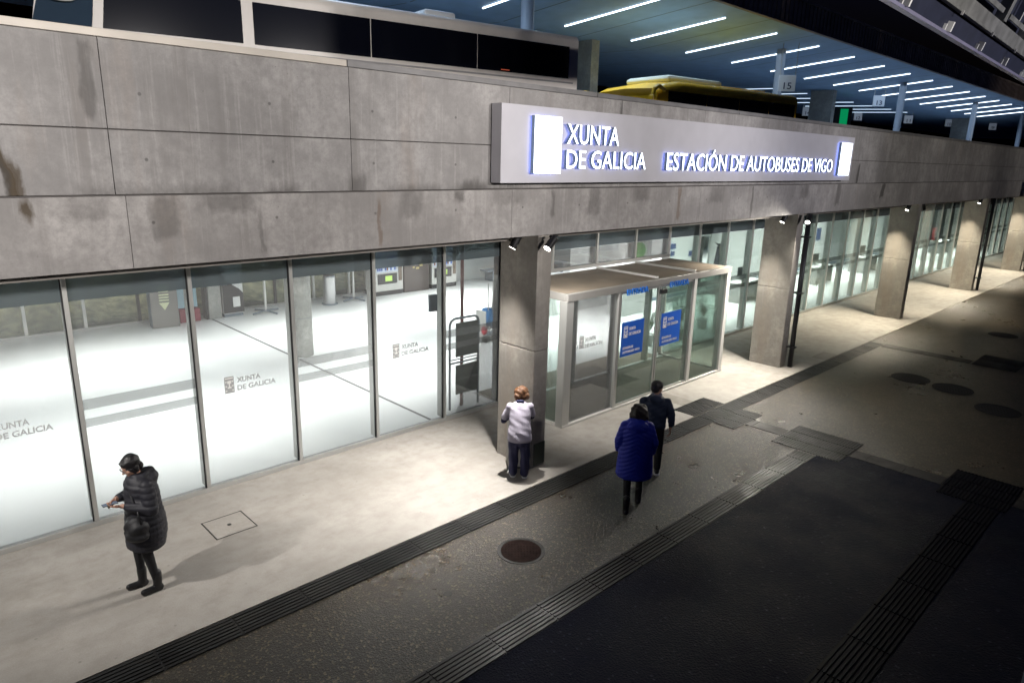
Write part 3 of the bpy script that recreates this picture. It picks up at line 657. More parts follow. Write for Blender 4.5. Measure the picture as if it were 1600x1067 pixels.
# totem, poster stand, square column, curved kiosk
t = thing('info_totem', 'grey information totem with white and yellow arrow emblem at the back of the hall', 'totem', (6.35, 21.3, 0), -.12)
new('body', boxes([(-.36, .36, -.25, .25, 0, 2.9)], .01), mat('warm_grey_panel', (.20, .19, .175), .6), t)
bm = bmesh.new(); box(bm, -.13, .13, -.256, -.2505, 1.05, 1.25)
for k in range(3): box(bm, -.13, .13, -.256, -.2505, 0.95 - k * .08, 0.99 - k * .08)
bm.faces.new([bm.verts.new(p) for p in ((-.14, -.255, .74), (.14, -.255, .74), (0, -.255, .52))]); new('arrow_emblem', bm, mat('pale_yellow_print', (.75, .78, .5), .5), t)
new('side_panel', boxes([(-.366, -.3605, -.24, .24, 0, 2.88)]), M['bluegrey'], t)
t = thing('poster_stand', 'pale blue poster stand with red foot beside the grey totem', 'poster stand', (7.1, 21.5, 0))
new('board', boxes([(-.28, .28, -.03, .03, .42, 1.45)], .005), mat('pale_blue_board', (.35, .52, .60), .5), t); new('foot', boxes([(-.3, .3, -.18, .18, 0, .40)], .02), mat('crimson', (.25, .03, .05), .5), t); new('striped_top', boxes([(-.28 + k * .08, -.24 + k * .08, -.02, .02, 1.46, 2.6) for k in range(7)]), M['alu'], t)
t = thing('square_column', 'slim square concrete column at the back of the hall by the curved kiosk', 'column', (7.85, 21.5, 0)); new('shaft', boxes([(-.19, .19, -.19, .19, 0, 3.69)], .01), M['pillar_in'], t)
new('corner_guard', boxes([(-.27, -.2, -.15, .15, 0, 2.6)]), M['black'], t)
t = thing('curved_kiosk', 'white machine with a dark curved lower panel at the back of the hall', 'kiosk', (8.42, 21.55, 0))
new('cabinet', boxes([(-.32, .32, -.25, .25, .1, 2.4)], .01), M['white'], t)
bm = bmesh.new(); prism(bm, [(-.32, .12), (.32, .12), (.32, .72), (.2, .86), (0, 1.0), (-.2, 1.18), (-.32, 1.4)], -.262, -.252); new('dark_panel', bm, M['black'], t)
new('label_plate', boxes([(-.02, .2, -.27, -.263, .3, .62)]), M['white'], t); new('plinth', boxes([(-.3, .3, -.22, .22, 0, .1)]), M['bluegrey'], t)
def tstand(x, y, label):
    t = thing('high_table', label, 'table', (x, y, 0), 0, 'high tables at the back of the hall')
    bm = bmesh.new(); tube(bm, (0, 0, .05), (0, 0, 2.02), .04); new('stem', bm, M['alu_pale'], t)
    bm = bmesh.new()
    for a in range(4): path(bm, [(0, 0, .08), (.5 * math.cos(a * PI / 2 + .3), .5 * math.sin(a * PI / 2 + .3), .04)], .028)
    new('feet', bm, M['bluegrey'], t)
    new('crossbar', boxes([(-.6, .6, -.03, .03, 2.02, 2.06)]), M['alu_pale'], t)
tstand(9.4, 21.2, 'slim pole stand with crossbar and star foot behind the third pane'); tstand(12.7, 21.3, 'slim pole stand with star foot behind the fourth pane')
t = thing('litter_bin', 'cylindrical steel bin at the back of the hall behind the fourth pane', 'bin', (11.7, 21.2, 0))
bm = bmesh.new(); lathe(bm, [(.22, .03), (.22, .95), (.2, 1.0)], 0, 0, 28); new('body', bm, M['steel'], t, False); bm = bmesh.new(); lathe(bm, [(.27, 0), (.27, .03)], 0, 0, 28); new('base', bm, M['bluegrey'], t); bm = bmesh.new(); lathe(bm, [(.19, 1.001), (.17, 1.02)], 0, 0, 28); new('lid', bm, M['black'], t)
# vending machines
def vending(x, label):
    t = thing('vending_machine', label, 'vending machine', (x, 21.65, 0), 0, 'vending machines at the back of the hall')
    new('cabinet', boxes([(-.62, .62, -.3, .4, .16, 3.0)], .015), M['alu_pale'], t); new('plinth', boxes([(-.62, .62, -.28, .35, 0, .16)]), M['black'], t)
    pr = new('product_window', boxes([(-.55, .38, -.312, -.3005, .86, 2.6)]), mat('display_back', (.5, .55, .62), .4, emit=(.6, .7, .9), estr=.35), t)
    bm = bmesh.new(); rnd = random.Random(int(x * 7))
    for r_ in range(7):
        for k in range(11):
            if rnd.random() < .8: box(bm, -.52 + k * .082, -.52 + k * .082 + .058, -.33, -.3125, .92 + r_ * .22, .92 + r_ * .22 + rnd.uniform(.09, .15), mi=rnd.choice((0, 0, 1, 2)))
    new('products', bm, [mat('blue_can', (.03, .09, .35), .4), mat('white_pack', (.7, .7, .72), .5), mat('brown_pack', (.2, .07, .04), .5)], t)
    new('dispensing_flap', boxes([(-.5, .35, -.32, -.3005, .42, .80)], .01), M['black'], t); new('green_display', boxes([(-.18, .12, -.33, -.3205, .52, .72)]), M['lime'], t)
    new('control_strip', boxes([(.42, .57, -.315, -.3005, .5, 2.7)]), mat('brown_strip', (.1, .07, .045), .5), t)
vending(14.25, 'vending machine on the left behind the fifth pane'); vending(16.85, 'vending machine on the right behind the fifth pane')
t = thing('coffee_machine', 'dark brown coffee machine between the two bright vending machines', 'coffee machine', (15.52, 21.65, 0))
new('cabinet', boxes([(-.58, .58, -.3, .4, .0, 2.9)], .015), mat('dark_brown_cabinet', (.05, .035, .03), .4), t); new('cup_bay', boxes([(-.2, .25, -.31, -.3005, 1.5, 2.1)]), M['black'], t); new('lit_panel', boxes([(-.02, .25, -.32, -.3005, 2.15, 2.7)]), mat('warm_lit_panel', (.6, .5, .4), .5, emit=(.9, .8, .6), estr=.5), t)
new('print', boxes([(-.2, -.1, -.306, -.3005, .9, .96), (-.05, .1, -.306, -.3005, .85, .93), (.12, .26, -.306, -.3005, .95, 1.1)]), mat('gold_print', (.5, .4, .15), .4), t)
# security stand and red pole
t = thing('sign_stand', 'tall rounded tube frame with two dark green boards just behind the glass', 'sign stand', (8.72, 10.40, 0))
bm = bmesh.new(); path(bm, [(-.38, 0, .0), (-.38, 0, 1.78), (-.34, 0, 1.86), (-.26, 0, 1.90), (.26, 0, 1.90), (.34, 0, 1.86), (.38, 0, 1.78), (.38, 0, 0)], .024); path(bm, [(-.38, 0, .98), (.38, 0, .98)], .018); path(bm, [(-.38, 0, 1.05), (.38, 0, 1.05)], .012); new('frame', bm, M['bluegrey'], t)
for a, b in ((.30, .92), (1.10, 1.80)): new('board', boxes([(-.22, .35, -.015, .015, a, b)], .004), M['dkgreen'], t)
bm = bmesh.new(); tube(bm, (8.72, 10.48, 0), (8.72, 10.48, 3.69), .035, seg=14); tag(new('red_pole', bm, mat('dark_red_pole', (.16, .03, .03), .4)), 'thin dark red vertical pole behind the green sign boards', 'pole')
tag(new('access_reader', boxes([(7.63, 7.80, 10.09, 10.16, 2.20, 2.52)], .008), M['bluegrey']), 'small grey box fixed beside the mullion left of the green boards', 'card reader')
# cleaning cart
t = thing('cleaning_cart', 'cleaning cart with blue bucket and mop handles inside near the first pillar', 'cart', (12.75, 14.1, 0))
new('frame', boxes([(-.35, .35, -.22, .22, .14, .18), (-.35, -.31, -.2, .2, .18, .9), (.31, .35, -.2, .2, .18, .9)], .008), M['alu_pale'], t)
bm = bmesh.new(); lathe(bm, [(.17, .45), (.23, .9), (.21, .9), (.16, .5)], .0, 0, 20); new('bucket', bm, mat('blue_plastic', (.02, .22, .55), .4), t)
bm = bmesh.new(); path(bm, [(-.05, 0, .5), (.02, .1, 1.6)], .014); path(bm, [(.1, 0, .5), (.16, .05, 1.75)], .014); new('mop_handle', bm, M['alu'], t)
bm = bmesh.new(); ball(bm, (-.33, -.15, .36), (.09, .09, .13)); new('cloth', bm, mat('red_cloth', (.5, .03, .05), .8), t, True)
bm = bmesh.new()
for sx in (-.3, .3):
    for sy in (-.18, .18): tube(bm, (sx, sy - .02, .07), (sx, sy + .02, .07), .07, seg=14)
new('wheel', bm, M['rubber'], t)
# back zone right: bench and bin
tag(new('bench', boxes([(19, 24, 21.2, 21.7, .42, .48), (19.3, 19.4, 21.2, 21.7, 0, .42), (23.6, 23.7, 21.2, 21.7, 0, .42)], .01), M['bluegrey']), 'low grey bench along the back wall seen behind the red pole', 'bench')

# ------------------------------------------------------------------ litter bin the cleaner leans on
t = thing('pedestal_bin', 'pale square-cornered waste bin against the pillar in front of the cleaner', 'bin', (7.57, 7.60, 0), math.radians(-38))
new('body', boxes([(-.19, .19, -.14, .14, .03, .92)], .03), mat('pale_bin_metal', (.48, .46, .42), .5, .1, var=.1), t)
new('lid', boxes([(-.2, .2, -.15, .15, .92, .96)], .012), M['alu_pale'], t); new('base', boxes([(-.17, .17, -.12, .12, 0, .03)]), M['black'], t)

# red fire point and blue sign at the far right, under the beam
t = thing('fire_point', 'small red box on a dark post at the far right under the beam', 'fire box', (46.2, 8.0, 0)); new('post', boxes([(-.05, .05, -.05, .05, 0, 2.6)]), M['black'], t); new('box', boxes([(-.3, .3, -.2, -.051, 1.0, 1.7)], .02), mat('fire_red', (.5, .02, .03), .4), t)
t = thing('road_sign', 'blue traffic sign cut by the right frame edge below the beam end', 'sign', (39.9, 6.9, 3.7)); new('plate', boxes([(-.3, .5, -.02, .0, .15, .9)], .01), mat('sign_blue', (.02, .08, .3), .4), t); new('arm', boxes([(-.02, .02, 0, .4, .5, .54)]), M['alu'], t)
# pale post foot at the bottom right corner, close to the camera
t = thing('lamp_post', 'pale blue-grey post cut by the bottom right corner', 'post', (6.62, .40, 0)); bm = bmesh.new(); tube(bm, (0, 0, 0), (0, 0, 4.4), .10, .09, 20); new('pole', bm, mat('pale_post_paint', (.18, .18, .30), .5), t, True); bm = bmesh.new(); lathe(bm, [(.16, 0), (.16, .03), (.08, .06)], 0, 0, 20); new('base_piece', bm, M['alu'], t)

# ------------------------------------------------------------------ bus deck canopy
def cz(y): return 9.3 - .09 * (y - 11) if y < 16 else 8.85 + .03 * (y - 16)
cn = thing('deck_canopy', 'blue-grey bus deck canopy with ribbed dark fascia above the parapet', 'canopy', (30, 11, 9))
L = lambda bm: rel(bm, cn)
bm = bmesh.new()
for (ya, yb) in ((11.02, 16), (16, 27)):
    box_pts = [(-30, ya, cz(ya)), (112, ya, cz(ya)), (112, yb - 1e-4, cz(yb - 1e-4)), (-30, yb - 1e-4, cz(yb - 1e-4))]
    quad(bm, box_pts); quad(bm, [(x, y, z + .25) for x, y, z in box_pts][::-1])
new('soffit', L(bm), M['ceil'], cn)
bm = bmesh.new()
k = -30.
while k < 112: box(bm, k, k + .14, 10.97, 11.02, 9.29, 10.02); box(bm, k + .14, k + .28, 10.93, 10.97, 9.29, 10.02); k += .28
new('fascia', L(bm), M['fascia'], cn)
new('edge_trim', L(boxes([(-30, 112, 10.90, 11.03, 10.02, 10.09), (-30, 112, 10.9, 11.03, 9.26, 9.289)])), M['fascia'], cn)
bm = bmesh.new()
for k in range(40): # thin joints between soffit panels
    x = -10 + 3.3 * k + 1.65
    quad(bm, [(x, 11.1, cz(11.1) - .004), (x + .05, 11.1, cz(11.1) - .004), (x + .05, 15.95, cz(15.95) - .004), (x, 15.95, cz(15.95) - .004)])
    quad(bm, [(x, 16.1, cz(16.1) - .004), (x + .05, 16.1, cz(16.1) - .004), (x + .05, 26, cz(26) - .004), (x, 26, cz(26) - .004)])
new('panel_joint', L(bm), M['bluegrey'], cn)
def striplight(x, ya, yb, label, m, grp):
    t = thing('strip_light', label, 'strip light', (x, (ya + yb) / 2, cz((ya + yb) / 2)), 0, grp)
    t.rotation_euler = (math.atan2(cz(yb) - cz(ya), yb - ya), 0, 0); h = (yb - ya) / 2
    new('tube', boxes([(-.017, .017, -h, h, -.035, -.008)]), M[m], t); new('tray', boxes([(-.03, .03, -h - .01, h + .01, -.0078, .01)]), M['alu'], t)
for n in range(-4, 15):
    striplight(16.65 + 3.3 * n, 11.8, 15.25, 'lit white strip light in the front row under the deck canopy', 'tube', 'strip lights in the front row of the canopy')
for k in range(8):
    area('canopy_fill', (9.0 + k * 7.5, 13.5, 8.95), 6.5, 3.0, 180, (.58, .76, 1))  # unseen area lights added so the strips' light fills deck and soffit
for n in range(6, 13, 1):
    striplight(16.65 + 3.3 * n, 18.0, 22.5, 'lit white strip light in the rear row under the deck canopy', 'tube2', 'strip lights in the rear row of the canopy')
ct = None
for k in range(-1, 8):
    lab = ['slim round steel column at the left frame edge beside the coach', 'slim round column rising just behind the coach tail', 'slim round column behind the yellow bus', 'slim round column right of the green screen', 'slim round column by the white railing', 'slim round column near the right frame edge'][min(k + 1, 5)]
    if ct is None:
        ct = thing('canopy_column', lab, 'column', (-.46, 12.9, 4.2), 0, 'slim columns of the canopy')
        bm = bmesh.new(); tube(bm, (0, 0, 0), (0, 0, cz(12.9) - 4.2), .16, seg=24); new('shaft', bm, mat('pale_blue_column', (.40, .45, .52), .4, .2), ct, False)
        bm = bmesh.new(); tube(bm, (0, 0, 0), (0, 0, .04), .28, seg=24); new('base_piece', bm, M['alu'], ct)
    elif k < 6:
        copy_tree(ct, None, (-.46 + 13.2 * (k + 1), 12.9, 4.2), lab)
for x, y, wd, lab in ((18.9, 16.3, .42, 'wide flat column right of the coach tail'), (34.5, 21.0, .45, 'wide flat column far behind the yellow bus'), (38.4, 16.5, .6, 'wide flat column left of the green screen'), (64, 16.5, .6, 'wide flat column far to the right under the canopy')):
    t = thing('flat_column', lab, 'column', (x, y, 4.2), 0, 'wide columns of the canopy'); new('shaft', boxes([(-.2, .2, -wd, wd, 0, cz(y) - 4.2)], .01), M['pillar_in'], t); new('base_piece', boxes([(-.25, .25, -wd - .05, wd + .05, 0, .03)]), M['alu'], t)
M['signwhite'] = mat('bay_sign_face', (.5, .55, .6), .5, emit=(.6, .7, .85), estr=.10)
M['signdark'] = mat('bay_sign_figures', (.03, .05, .12), .5)
def baysign(x, y, z, num):
    t = thing('bay_sign', 'hanging bus bay sign with the number ' + num, 'sign', (x, y, z), math.radians(-45), 'hanging bay number signs')
    new('face', boxes([(-.3, .3, -.03, .03, -.27, .27)], .005), M['signwhite'], t)
    new('figures', textbm(num, -.12, .16, -.2, .02, -.036, -.031, .01), M['signdark'], t)
    tp = cz(y) - z
    new('hanger', boxes([(-.28, -.26, -.01, .01, .27, tp), (.26, .28, -.01, .01, .27, tp)]), M['alu'], t)
for a in ((25.2, 12.2, 7.85, '15'), (40.4, 14.4, 8.4, '13')): baysign(*a)
for a in ((46.7, 21.0, 8.45, '14'), (56.6, 21.5, 8.7, '12'), (57.0, 18.1, 8.45, '11'), (65.0, 17.6, 8.6, '10'), (71.3, 16.0, 8.6, '9')): baysign(*a)
t = thing('green_screen', 'small glowing green panel under the canopy right of the yellow bus', 'screen', (42.9, 17.1, 7.85), math.radians(-50)); new('face', boxes([(-.22, .22, -.02, 0, -.55, .4)], .01), M['screen'], t); new('housing', boxes([(-.75, .45, .001, .06, -.65, .5)], .01), M['black'], t); new('post', boxes([(-.04, .04, .06, .12, -3.65, .5)]), M['black'], t)
t = thing('handrail', 'white handrail on the bus deck beside the fifth slim column', 'railing', (50.5, 11.6, 4.2))
bm = bmesh.new(); path(bm, [(-6, 0, 0), (-6, 0, 2.35), (5.6, 0, 2.35), (5.9, 0, 2.2), (6, 0, 0)], .045); new('rail', bm, M['white'], t); bm = bmesh.new()
for k in range(-3, 4): tube(bm, (k * 1.5, 0, 0), (k * 1.5, 0, 2.35), .03, seg=8)
new('post', bm, M['white'], t)
t = thing('terminal_block', 'dark building mass far back under the canopy', 'building', (35, 30, 4.2))
new('wall', boxes([(-70, 75, 0, .4, 0, 4.3), (5, 30, -3, -.02, 0, 3.2)]), M['navy'], t); new('roof', boxes([(-70, 75, -.3, 6, 4.31, 4.6)]), M['navy'], t)
new('window', boxes([(-30 + k * 5, -26 + k * 5, -.05, -.01, 1.2, 3.2) for k in range(6)]), M['dkglass'], t)
bm = bmesh.new(); quad(bm, [(-24, 23, 4.19), (112, 23, 4.19), (112, 40, 4.19), (-24, 40, 4.19)]); tag(new('deck_floor', bm, M['asph']), kind='structure')
t = thing('flat_column', 'pale flat column seen through the coach front at the top left corner', 'column', (3.55, 16.4, 4.2), 0, 'wide columns of the canopy'); new('shaft', boxes([(-.2, .2, -.2, .2, 0, 4.6)], .01), M['alu_pale'], t)

# ------------------------------------------------------------------ coach (behind the parapet)
M['cream'] = mat('coach_cream_paint', (.66, .62, .57), .35, coat=.4, var=.04)
co = thing('coach', 'large pale coach with black windows parked on the upper deck behind the parapet', 'coach', (12.04, 10.6, 4.2), -.161)
def bodyprof(W, H, r, n=6):
    """rounded top cross section in (y,z)"""
    p = [(0, .35)] + [(r - r * math.cos(a * PI / 2 / n), H - r + r * math.sin(a * PI / 2 / n)) for a in range(n + 1)]
    p += [(W / 2, H + .05)] + [(W - y, z) for y, z in reversed(p)]
    return p
def loftx(bm, xs, prof, rake=None, mi=0):
    rings = []
    for k, x in enumerate(xs):
        rings.append([bm.verts.new((x + (rake(z) if rake and k in (0,) else 0), y, z)) for y, z in prof])
    fs = []
    for a, b in zip(rings, rings[1:]):
        for i in range(len(prof)): fs.append(bm.faces.new((a[i], a[(i + 1) % len(prof)], b[(i + 1) % len(prof)], b[i])))
    fs.append(bm.faces.new(rings[0])); fs.append(bm.faces.new(rings[-1][::-1]))
    for f in fs: f.material_index = mi
    bmesh.ops.recalc_face_normals(bm, faces=fs)
bm = bmesh.new(); loftx(bm, [-10.3, -.12, 0], bodyprof(2.5, 3.38, .14), rake=lambda z: max(0, z - 1.0) * .28)
new('body', bm, M['cream'], co)
for a, b in ((-2.55, -.25), (-4.78, -2.57), (-6.82, -4.80)): new('window', boxes([(a, b, -.012, .04, 2.50, 3.14)], .004), M['dkglass'], co)
bm = bmesh.new(); prism(bm, [(-7.0, 2.50), (-9.10, 2.50), (-8.88, 3.14), (-7.0, 3.14)], -.012, .04); new('window', bm, M['dkglass'], co)
bm = bmesh.new(); prism(bm, [(-9.26, 1.6), (-10.1, 1.6), (-9.62, 3.22), (-9.0, 3.22)], -.012, .04); new('window', bm, glassmat('coach_side_glass', (.35, .45, .55), 1.2, op=.5, opcol=(.01, .02, .04)), co)
bm = bmesh.new(); prism(bm, [(-9.12, 1.4), (-9.25, 1.4), (-9.01, 3.26), (-8.88, 3.26)], -.03, .02); new('door_pillar', bm, M['cream'], co)
new('window', boxes([(.001, .02, .3, 2.2, 2.2, 3.1)], .004), M['dkglass'], co)
bm = bmesh.new(); box(bm, -3.45, -2.75, .5, 1.9, 3.40, 3.56, bev=.05); new('roof_hatch', bm, M['white'], co)
bm = bmesh.new(); ball(bm, (-9.46, -.12, 2.86), (.2, .06, .08)); path(bm, [(-9.3, .0, 3.1), (-9.4, -.12, 3.05), (-9.42, -.12, 2.88)], .025); new('mirror', bm, M['white'], co, True)
for x in (-1.9, -7.9):
    for y in (.0, 2.2):
        bm = bmesh.new(); tube(bm, (x, y, .5), (x, y + .3, .5), .5, seg=28); wh = new('wheel', bm, M['rubber'], co)
        bm = bmesh.new(); tube(bm, (x, y - .02, .5), (x, y - .001, .5), .27, seg=20); new('rim', bm, M['alu'], wh)
new('tail_light', boxes([(.001, .025, .08, .28, 1.3, 1.9)], .01), M['red'], co); new('tail_light', boxes([(.001, .025, 2.22, 2.42, 1.3, 1.9)], .01), M['red'], co)
new('reflector', boxes([(-2.0, -1.8, -.022, -.0125, 2.53, 2.545)]), mat('orange_marker', (.5, .05, .02), .4, emit=(1, .2, .1), estr=.3), co)
new('waist_trim', boxes([(-9.0, -.13, -.02, -.001, 2.40, 2.43)]), M['cope_b'], co)

# ------------------------------------------------------------------ yellow bus
M['yellow'] = mat('yellow_bus_paint', (.85, .48, .02), .35, coat=.4, var=.05)
yb = thing('city_bus', 'yellow bus with dark windows parked under the canopy above the sign', 'bus', (23.0, 10.7, 4.2), -.135)
bm = bmesh.new(); prof = bodyprof(2.6, 3.0, .22)
xs = [-6.7, -6.55, -6.2, -5.6, -.12, 0]
rings = []
for x in xs:
    sh = {-6.7: .42, -6.55: .24, -6.2: .10}.get(x, 0); sy = {-6.7: .12, -6.55: .05}.get(x, 0); rings.append([bm.verts.new((x + .25 * (z > 2.5) * (x < -6.6) , y + (sy if y < 1 else -sy if y > 1.6 else 0), z - (sh if z > 2.4 else 0))) for y, z in prof])
fs = []
for a, b in zip(rings, rings[1:]):
    for i in range(len(prof)): fs.append(bm.faces.new((a[i], a[(i + 1) % len(prof)], b[(i + 1) % len(prof)], b[i])))
fs += [bm.faces.new(rings[0]), bm.faces.new(rings[-1][::-1])]; bmesh.ops.recalc_face_normals(bm, faces=fs)
new('body', bm, M['yellow'], yb)
for a, b in ((-1.5, -.12), (-3.0, -1.52), (-4.5, -3.02), (-6.15, -4.52)): new('window', boxes([(a, b, -.012, .03, 1.2, 2.70)], .004), M['dkglass'], yb)
bm = bmesh.new(); prism(bm, [(.16, 1.0), (2.44, 1.0), (2.40, 2.42), (.20, 2.42)], -.02, .03)
for v in bm.verts: v.co = Vector((-6.70 + v.co.y - .012, v.co.x, v.co.z))
new('windscreen', bm, M['dkglass'], yb)
new('destination_display', boxes([(-6.755, -6.735, .55, 1.55, 2.20, 2.34)]), mat('amber_display', (1, .7, .3), .4, emit=(1, .70, .32), estr=1.6), yb)
bm = bmesh.new(); box(bm, -5.7, -3.3, .45, 2.15, 3.0, 3.2, bev=.09); new('roof_pod', bm, mat('pod_white', (.70, .72, .60), .4), yb)
bm = bmesh.new(); box(bm, -3.1, -.9, .6, 2.0, 2.98, 3.1, bev=.04); new('roof_unit', bm, M['yellow'], yb)
for y, s in ((-.02, -1), (2.62, 1)):
    bm = bmesh.new(); path(bm, [(-6.35, y, 2.72), (-6.75, y + s * .16, 2.78), (-7.0, y + s * .24, 2.68), (-7.08, y + s * .26, 2.5)], .055, 10); box(bm, -7.16, -7.02, min(y + s * .16, y + s * .36), max(y + s * .16, y + s * .36), 2.05, 2.52, bev=.04); new('mirror', bm, M['yellow'], yb, False)
for x in (-1.4, -5.2):
    for y in (.0, 2.3):
        bm = bmesh.new(); tube(bm, (x, y, .48), (x, y + .3, .48), .48, seg=24); wh = new('wheel', bm, M['rubber'], yb)
        bm = bmesh.new(); tube(bm, (x, y - .02, .48), (x, y - .001, .48), .25, seg=20); new('rim', bm, M['alu'], wh)
new('headlight', boxes([(-6.74, -6.7, .2, .5, .7, .9)], .01), M['white'], yb); new('headlight', boxes([(-6.74, -6.7, 2.1, 2.4, .7, .9)], .01), M['white'], yb)

# ------------------------------------------------------------------ inclined screen of the footbridge on the near side
fb = thing('footbridge_screen', 'grey metal footbridge screen with bracketed edge beam crossing the top right corner', 'footbridge', (11.62, 3.42, 6.92))
dv = Vector((.9992, .04, -.006)).normalized(); al = math.radians(17); up = Vector((0, -math.sin(al), math.cos(al))); up = (up - dv * up.dot(dv)).normalized(); nn = up.cross(dv).normalized()
MT = Matrix((dv, nn, up)).transposed().to_4x4()   # local x along, y = normal (towards square), z up the slope
def fbox(bm, *a, **k): box(bm, *a, **k)
def fnew(name, bm, m):
    bm.transform(MT); bmesh.ops.recalc_face_normals(bm, faces=bm.faces); return new(name, bm, m, fb)
M['lav'] = mat('painted_edge_steel', (.26, .25, .36), .5, .3, var=.1)
M['fgrey'] = mat('weathered_galvanised', (.22, .22, .21), .6, .4, var=.3, vscale=4)
M['fdark'] = mat('dark_web_plate', (.022, .026, .05), .6, .2, var=.2)
x0, x1 = -4, 34
fnew('edge_beam', boxes([(x0, x1, -.06, .10, -.07, -.03)], .004), M['lav'])
fnew('web', boxes([(x0, x1, -.02, .02, -.03, .24)]), M['fdark'])
fnew('flange', boxes([(x0, x1, -.12, .08, .24, .27), (x0, x1, -.10, -.07, .27, .46)], .004), M['fgrey'])
bm = bmesh.new(); bm2 = bmesh.new(); bm3 = bmesh.new(); bm4 = bmesh.new()
for k in range(-2, 17):
    x = 2.0 * k
    fnew('bracket', B(x - .02, x + .03, -.10, -.021, -.03, .10), M['white']); fnew('bracket', B(x - .15, x - .12, -.06, -.021, -.03, .05), M['white']); box(bm2, x - .01, x + .01, -.15, -.121, .2, .26)
    box(bm3, x + .25, x + .42, -.14, .16, .47, 3.6, bev=.006)
    box(bm3, x + .60, x + 2.07, -.12, -.09, .55, .62); box(bm4, x + .44, x + 2.23, .02, .05, .47, 3.6)
    box(bm2, x + 1.28, x + 1.34, -.12, -.02, .62, 3.6)
fnew('stiffener', bm2, M['alu_pale']); fnew('rib', bm3, M['fgrey']); fnew('infill_panel', bm4, M['fdark'])

# ------------------------------------------------------------------ people
def mesh_eval(bm, vox, smooth=3, sf=.5):
    me = bpy.data.meshes.new('b'); bm.to_mesh(me); bm.free(); o = bpy.data.objects.new('b', me); C.objects.link(o)
    r = o.modifiers.new('r', 'REMESH'); r.mode = 'VOXEL'; r.voxel_size = vox; r.use_smooth_shade = True
    if smooth: s_ = o.modifiers.new('s', 'SMOOTH'); s_.iterations = smooth; s_.factor = sf
    dg = bpy.context.evaluated_depsgraph_get(); dg.update(); m2 = bpy.data.meshes.new_from_object(o.evaluated_get(dg)); bpy.data.objects.remove(o); bpy.data.meshes.remove(me)
    return m2
def loft(bm, secs, n=28):
    rings = [[bm.verts.new((cx + rx * math.cos(2 * PI * k / n), cy + ry * math.sin(2 * PI * k / n), z)) for k in range(n)] for cx, cy, z, rx, ry in secs]
    fs = []
    for a, b in zip(rings, rings[1:]):
        for k in range(n): fs.append(bm.faces.new((a[k], a[(k + 1) % n], b[(k + 1) % n], b[k])))
    fs += [bm.faces.new(rings[0]), bm.faces.new(rings[-1])]; bmesh.ops.recalc_face_normals(bm, faces=fs)
def prims(P):
    bm = bmesh.new()
    for p in P:
        if p[0] == 'c': capsule(bm, p[1], p[2], p[3], p[4])
        elif p[0] == 'e': ball(bm, p[1], p[2], 0, 20, 14, p[3] if len(p) > 3 else None)
        elif p[0] == 'l': loft(bm, p[1])
    return bm
def garment(name, P, m, parent, vox=.012, post=None, smooth=3, extra=None):
    me = mesh_eval(prims(P), vox, smooth)
    if post:
        me.update(); ns = [v.normal.copy() for v in me.vertices]
        for v, n in zip(me.vertices, ns): v.co += n * post(v.co, n)
    if extra is not None:
        bm = bmesh.new(); bm.from_mesh(me); merge(bm, extra); bm.to_mesh(me); bm.free()
    me.polygons.foreach_set('use_smooth', [True] * len(me.polygons))
    o = bpy.data.objects.new(name, me); C.objects.link(o); me.materials.clear(); me.materials.append(m); o.parent = parent; return o
def headprims(c, yaw, pitch, s=1.):
    """c = head centre; returns skin primitives; +y is the face before yaw/pitch"""
    Q = Matrix.Rotation(yaw, 3, 'Z') @ Matrix.Rotation(pitch, 3, 'X'); c = Vector(c)
    f = lambda x, y, z: c + Q @ (Vector((x, y, z)) * s)
    P = [('e', f(0, -.012, .022), (.074 * s, .092 * s, .090 * s), Q), ('e', f(0, .018, -.035), (.058 * s, .068 * s, .072 * s), Q), ('e', f(0, .055, -.082), (.030 * s, .028 * s, .024 * s), Q),
         ('c', f(0, .083, .012), .009 * s, f(0, .106, -.024), .014 * s), ('c', f(-.022, .076, -.056), .008 * s, f(.022, .076, -.056), .008 * s), ('c', f(-.014, .074, -.067), .008 * s, f(.014, .074, -.067), .008 * s),
         ('c', f(-.045, .070, .030), .010 * s, f(-.012, .082, .028), .009 * s), ('c', f(.045, .070, .030), .010 * s, f(.012, .082, .028), .009 * s),
         ('e', f(-.040, .056, -.025), (.022 * s, .02 * s, .02 * s), Q), ('e', f(.040, .056, -.025), (.022 * s, .02 * s, .02 * s), Q),
         ('e', f(-.076, -.008, -.008), (.010 * s, .020 * s, .030 * s), Q), ('e', f(.076, -.008, -.008), (.010 * s, .020 * s, .030 * s), Q)]
    return P, f, Q
